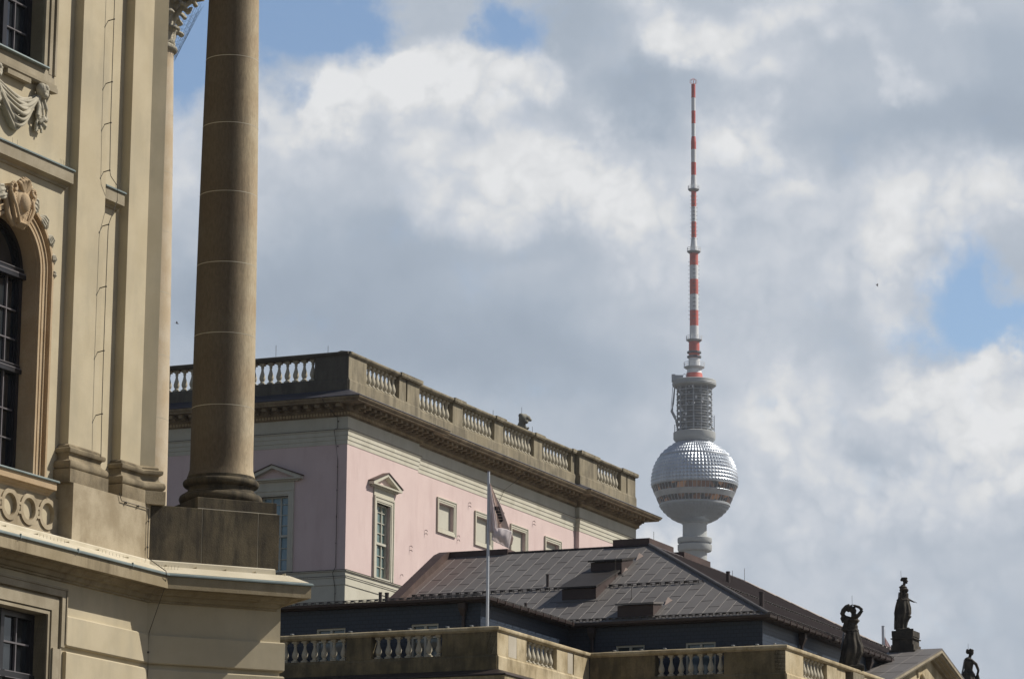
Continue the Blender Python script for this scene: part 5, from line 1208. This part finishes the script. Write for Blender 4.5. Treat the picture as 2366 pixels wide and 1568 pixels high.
# ================================================================== television tower
TW = Vector((67.98, 1232.0, 0))
tv = thing('television_tower', 'tall television tower with faceted steel sphere and red and white striped antenna', 'tower', TW)
m = MB(); m.lathe([(16, 0), (12, 8), (9, 25), (7.2, 60), (5.8, 110), (4.7, 170), (4.5, 186), (4.45, 198)], (0, 0), 48); m.build('shaft', 'concrete', tv, smooth=True)
def ringm(nm, mat, prof, parent=None, seg=96, smooth=True): m = MB(); m.lathe(prof, (0, 0), seg); return m.build(nm, mat, parent or tv, smooth=smooth)
ringm('service_ring', 'concrete', [(4.5, 186.3), (6.0, 186.6), (6.3, 187.0), (6.35, 188.9), (4.5, 188.95)]); ringm('service_ring', 'concrete', [(4.5, 189.5), (6.1, 189.6), (6.32, 189.9), (6.37, 191.3), (6.2, 191.5), (4.5, 191.5)])
ringm('ring_gap', 'towerdark', [(4.52, 188.95), (5.8, 188.96), (5.8, 189.49), (4.52, 189.5)])
# faceted sphere
ZC = 212.4; R0 = 15.95
sp = part('sphere', tv)
def facets(z_list, nseg, poke, nm, mat='steel', twist=False):
    m = MB()
    def pt(r, z, a): return (r*cos(a), r*sin(a), z)
    for j in range(len(z_list)-1):
        (r0, z0), (r1, z1) = z_list[j], z_list[j+1]
        for i in range(nseg):
            a, b = 2*pi*i/nseg, 2*pi*(i+1)/nseg; mid = (a+b)/2
            q = [pt(r0, z0, a), pt(r0, z0, b), pt(r1, z1, b), pt(r1, z1, a)]
            if poke:
                rm, zm = (r0+r1)/2+poke*.9, (z0+z1)/2+poke*(.5 if z0 > ZC+3 else 0); m.add(q+[pt(rm, zm, mid)], [(0, 1, 4), (1, 2, 4), (2, 3, 4), (3, 0, 4)])
            else: m.add(q, [(0, 1, 2, 3)])
    return m.build(nm, mat, sp)
def sph(z): return (sqrt(max(.01, R0**2-(z-ZC)**2)), z)
up_l = [sph(ZC-1.5+i*(10.6/8)) for i in range(9)]; facets(up_l, 72, .42, 'upper_facets')
z5 = ZC+9.3
top_l = [(13.0, z5+.25), (11.9, z5+1.5), (10.4, z5+2.9), (8.7, z5+4.2), (6.9, z5+5.3), (5.6, z5+5.9)]; facets(top_l, 72, .36, 'crown_facets')
ringm('groove', 'towergrey', [(12.7, z5-.3), (13.15, z5-.25), (13.15, z5+.15), (12.7, z5+.2)], sp)
ringm('upper_rim', 'towergrey', [(15.4, 210.5), (15.98, 210.6), (16.02, 210.95), (15.7, 211.1)], sp)
ringm('window_band', 'towerglass', [(15.6, 210.55), (14.9, 208.3)], sp, 144, False); ringm('window_band', 'towerglass', [(13.95, 206.2), (13.0, 204.2)], sp, 144, False)
ringm('middle_band', 'steel', [(14.95, 208.3), (15.0, 208.2), (14.05, 206.25), (13.95, 206.2)], sp, 120, False)
ringm('lower_rim', 'towergrey', [(12.6, 203.2), (13.05, 203.3), (13.12, 204.0), (12.9, 204.2)], sp)
m = MB()
for i in range(60):
    a = 2*pi*i/60
    for (r0, z0), (r1, z1) in (((15.64, 210.5), (14.95, 208.35)), ((14.0, 206.15), (13.06, 204.2))): m.tube([(r0*cos(a), r0*sin(a), z0), (r1*cos(a), r1*sin(a), z1)], .12, 4)
m.build('mullions', 'towergrey', sp)['kind'] = 'stuff'
facets([(12.75, 203.2), (11.9, 201.9), (10.8, 200.7), (9.2, 199.3), (7.4, 198.1), (5.0, 197.2)], 60, .30, 'lower_facets', 'steellow')
ringm('neck_collar', 'towergrey', [(4.3, 196.6), (4.9, 196.9), (5.0, 197.3), (4.3, 197.4)], sp)
# collar and equipment cage
ringm('collar', 'concrete', [(6.9, 227.4), (7.6, 228.2), (7.82, 228.6), (7.82, 230.9), (7.5, 231.1), (4, 231.1)])
cg = part('equipment_cage', tv)
ringm('core', 'towerdark', [(4.1, 231.1), (4.1, 248.2)], cg)
for k in range(8):
    z = 231.9+k*2.08
    ringm('deck', 'towergrey', [(5.5, z), (6.5, z), (6.6, z+.1), (6.6, z+.30), (5.5, z+.30)], cg, 64)
    m = MB(); m.tube([(6.75*cos(2*pi*i/32), 6.75*sin(2*pi*i/32), z+1.15) for i in range(33)], .07, 4); m.build('railing', 'towergrey', cg)
for i in range(14):
    a = 2*pi*i/14+.12; m = MB(); m.tube([(6.45*cos(a), 6.45*sin(a), 231), (6.45*cos(a), 6.45*sin(a), 248.3)], .16 if i % 2 else .26, 6); m.build('post', 'towergrey', cg)
random.seed(11)
for k in range(46):
    a = random.uniform(pi, 2*pi); z = 232.4+2.08*random.randrange(8)+random.uniform(0, .9); r = random.uniform(5.2, 6.9); s_ = random.uniform(.25, .6); m = MB()
    if k % 3: m.ball((r*cos(a), r*sin(a), z), (s_, s_, s_), 8, 6)
    else: m.box(r*cos(a)-s_*.7, r*cos(a)+s_*.7, r*sin(a)-.3, r*sin(a)+.3, z-.4, z+s_)
    m.build('dish', 'towergrey' if k % 2 else 'white', cg)
for s_, zt in ((-1, 233.9), (1, 237.5)):
    m = MB(); m.tube([(s_*7.4, -.5, 231), (s_*7.4, -.5, zt)], .12, 5); m.tube([(s_*6.4, -.5, 231), (s_*6.4, -.5, zt)], .12, 5)
    z = 231
    while z < zt: m.tube([(s_*7.4, -.5, z), (s_*6.4, -.5, z+.7)], .08, 4); z += .8
    m.build('side_ladder', 'towergrey', cg)
m = MB(); m.tube([(-7.3, -2, 249), (-8.0, -2, 241.5), (-8.4, -2, 238.6), (-7.2, -2, 236.6), (-6.7, -2, 233)], [.3, .42, .5, .35, .2], 6); m.tube([(-8.0, -2, 249), (-8.8, -2, 238.8)], .10, 4); m.tube([(-8.8, -2, 238.8), (-7.2, -2, 235.6)], .3, 5); m.build('crane_arm', 'towergrey', tv)
ringm('top_disc', 'concrete', [(5, 248.0), (7.6, 248.3), (8.15, 248.7), (8.15, 250.4), (7.9, 250.6), (3, 250.65)])
ringm('disc_lower_band', 'towergrey', [(8.2, 249.1), (8.25, 249.2), (8.25, 249.3), (8.2, 249.4)])
m = MB(); m.box(-8.1, -4.3, -3, -.6, 250.6, 252.2); m.box(-8.5, -7.2, -3.1, -.8, 249.9, 252.5); m.tube([(-4.6, -2, 252), (-3.8, -2, 252.9), (-2.8, -2, 252.2)], .12, 5); m.build('crane_cabin', 'towergrey', tv)
# mast
mast = part('antenna_mast', tv)
def mast_sec(z0, r0, z1, r1, mat): m = MB(); m.lathe([(r0, z0), (r1, z1)], (0, 0), 24); o = m.build('mast_section', mat, mast, smooth=True)
for s_ in ((250.6, 3.35, 253.4, 2.95, 'redpale'), (253.4, 2.9, 256, 2.3, 'white'), (256, 2.2, 259.2, 2.1, 'white'), (259.2, 2.05, 265.9, 1.97, 'redpale'), (265.9, 1.67, 271.5, 1.65, 'white'),
           (271.5, 1.62, 277.4, 1.6, 'redpale'), (277.4, 1.6, 283.5, 1.6, 'white'), (283.5, 1.6, 289.3, 1.6, 'redpale'), (289.3, 1.6, 294.7, 1.6, 'white'), (294.7, 1.6, 299.9, 1.57, 'redpale'),
           (299.9, 1.38, 301.8, 1.30, 'white'), (301.8, 1.30, 305.4, .95, 'white'), (305.4, .95, 311.5, .95, 'redpale'), (311.5, .95, 317.4, .95, 'white'), (317.4, .95, 323.6, .95, 'redpale'),
           (323.6, 1.10, 325.9, 1.07, 'white'), (325.9, 1.07, 329.6, .95, 'white'), (329.6, .95, 334.6, .95, 'red'), (334.6, .95, 339.7, .95, 'white'), (339.7, .97, 342.6, .97, 'red'), (342.6, .97, 344.7, .78, 'red'),
           (344.7, .77, 349.8, .77, 'white'), (349.8, .77, 354.8, .77, 'red'), (354.8, .77, 359.9, .77, 'white'), (359.9, .78, 365.3, .78, 'red')): mast_sec(*s_)
def platform(z, r, rin, h=1.6):
    p = part('platform', mast); m = MB(); m.lathe([(rin, z-.7), (r*.8, z-.45), (r, z), (r, z+.25), (rin, z+.25)], (0, 0), 32); m.build('deck', 'towergrey', p)
    m = MB(); m.tube([(r*cos(2*pi*i/24), r*sin(2*pi*i/24), z+h) for i in range(25)], .07, 4); m.tube([(r*cos(2*pi*i/24), r*sin(2*pi*i/24), z+h*.55) for i in range(25)], .05, 4)
    for i in range(16): a = 2*pi*i/16; m.tube([(r*cos(a), r*sin(a), z), (r*cos(a), r*sin(a), z+h)], .06, 4)
    m.build('railing', 'white', p)
platform(255.6, 3.85, 2.2, 1.9); platform(266.0, 2.95, 1.7); platform(299.9, 2.5, 1.4); platform(324.0, 2.1, 1.0, 1.4)
for z in (259.7, 261.4):
    m = MB(); m.lathe([(2.0, z-.35), (2.65, z-.3), (2.65, z+.3), (2.0, z+.35)], (0, 0), 16); m.build('antenna_ring', 'towerdark', mast)
def rungs(z0, z1, st, r, L, up_=False):
    z = z0; m = MB()
    while z < z1:
        for a in (0, pi, -pi/2):
            c, s_ = cos(a), sin(a); m.tube([(c*r*.9, s_*r*.9, z), (c*(r+L), s_*(r+L), z+(.15 if up_ else 0))], .075, 4)
            if a == -pi/2: m.tube([(-.55, s_*(r+.1), z), (.55, s_*(r+.1), z)], .09, 4)
        z += st
    m.build('dipole_array', 'towerdark', mast)['kind'] = 'stuff'
rungs(274.2, 296.8, 1.56, 1.6, .55); rungs(304.9, 322.8, 1.5, .95, .45, True)
for i in range(8):
    a = 2*pi*i/8; c, s_ = cos(a), sin(a); m = MB(); m.tube([(.5*c, .5*s_, 365.2), (1.4*c, 1.4*s_, 366.0), (1.2*c, 1.2*s_, 366.9), (.3*c, .3*s_, 367.4)], .07, 4); m.build('crown_loop', 'redpale', mast)

# ================================================================== birds
def bird(px, py, Y, label, s_=1.0, a=0.5):
    p = at_px(px, py, Y); m = MB(Matrix.Rotation(a, 4, 'Y') @ Matrix.Scale(s_, 4))
    m.ball((0, 0, 0), (.16, .05, .05), 10, 8); m.ball((.17, 0, .02), (.05, .035, .04), 8, 6); m.tube([(.2, 0, .02), (.25, 0, .01)], [.012, .004], 5)
    for q in (-1, 1): m.add([(.08, 0, .03), (-.06, 0, .03), (-.12, q*.28, .16), (.04, q*.30, .17), (-.10, q*.5, .10)], [(0, 1, 2, 3), (3, 2, 4)])
    m.add([(-.14, -.02, 0), (-.14, .02, 0), (-.30, .05, .0), (-.30, -.05, 0)], [(0, 1, 2, 3)])
    o = m.build('bird', 'statue', None); o.location = p; o['label'] = label; o['category'] = 'bird'; o['group'] = 'birds in the sky'
bird(2026, 659, 420, 'tiny dark bird flying right of the antenna before pale cloud', 1.0, .9)
bird(408.5, 747, 300, 'tiny dark bird in the gap between facade and near column', .8, .3)

# ================================================================== thin summer haze in the air
m = MB(); m.box(-900, 900, -60, 1500, -1, 420)
hz_m = bpy.data.materials.new('haze air'); hz_m.use_nodes = True; hz_m.node_tree.nodes.clear(); t = NT(hz_m.node_tree)
pv = t.add('ShaderNodeVolumePrincipled'); pv.inputs['Color'].default_value = (.86, .91, 1, 1); pv.inputs['Density'].default_value = .00009; pv.inputs['Anisotropy'].default_value = .2
o = t.add('ShaderNodeOutputMaterial'); t.l.new(pv.outputs[0], o.inputs['Volume'])
hz = m.build('haze', hz_m); hz['kind'] = 'stuff'
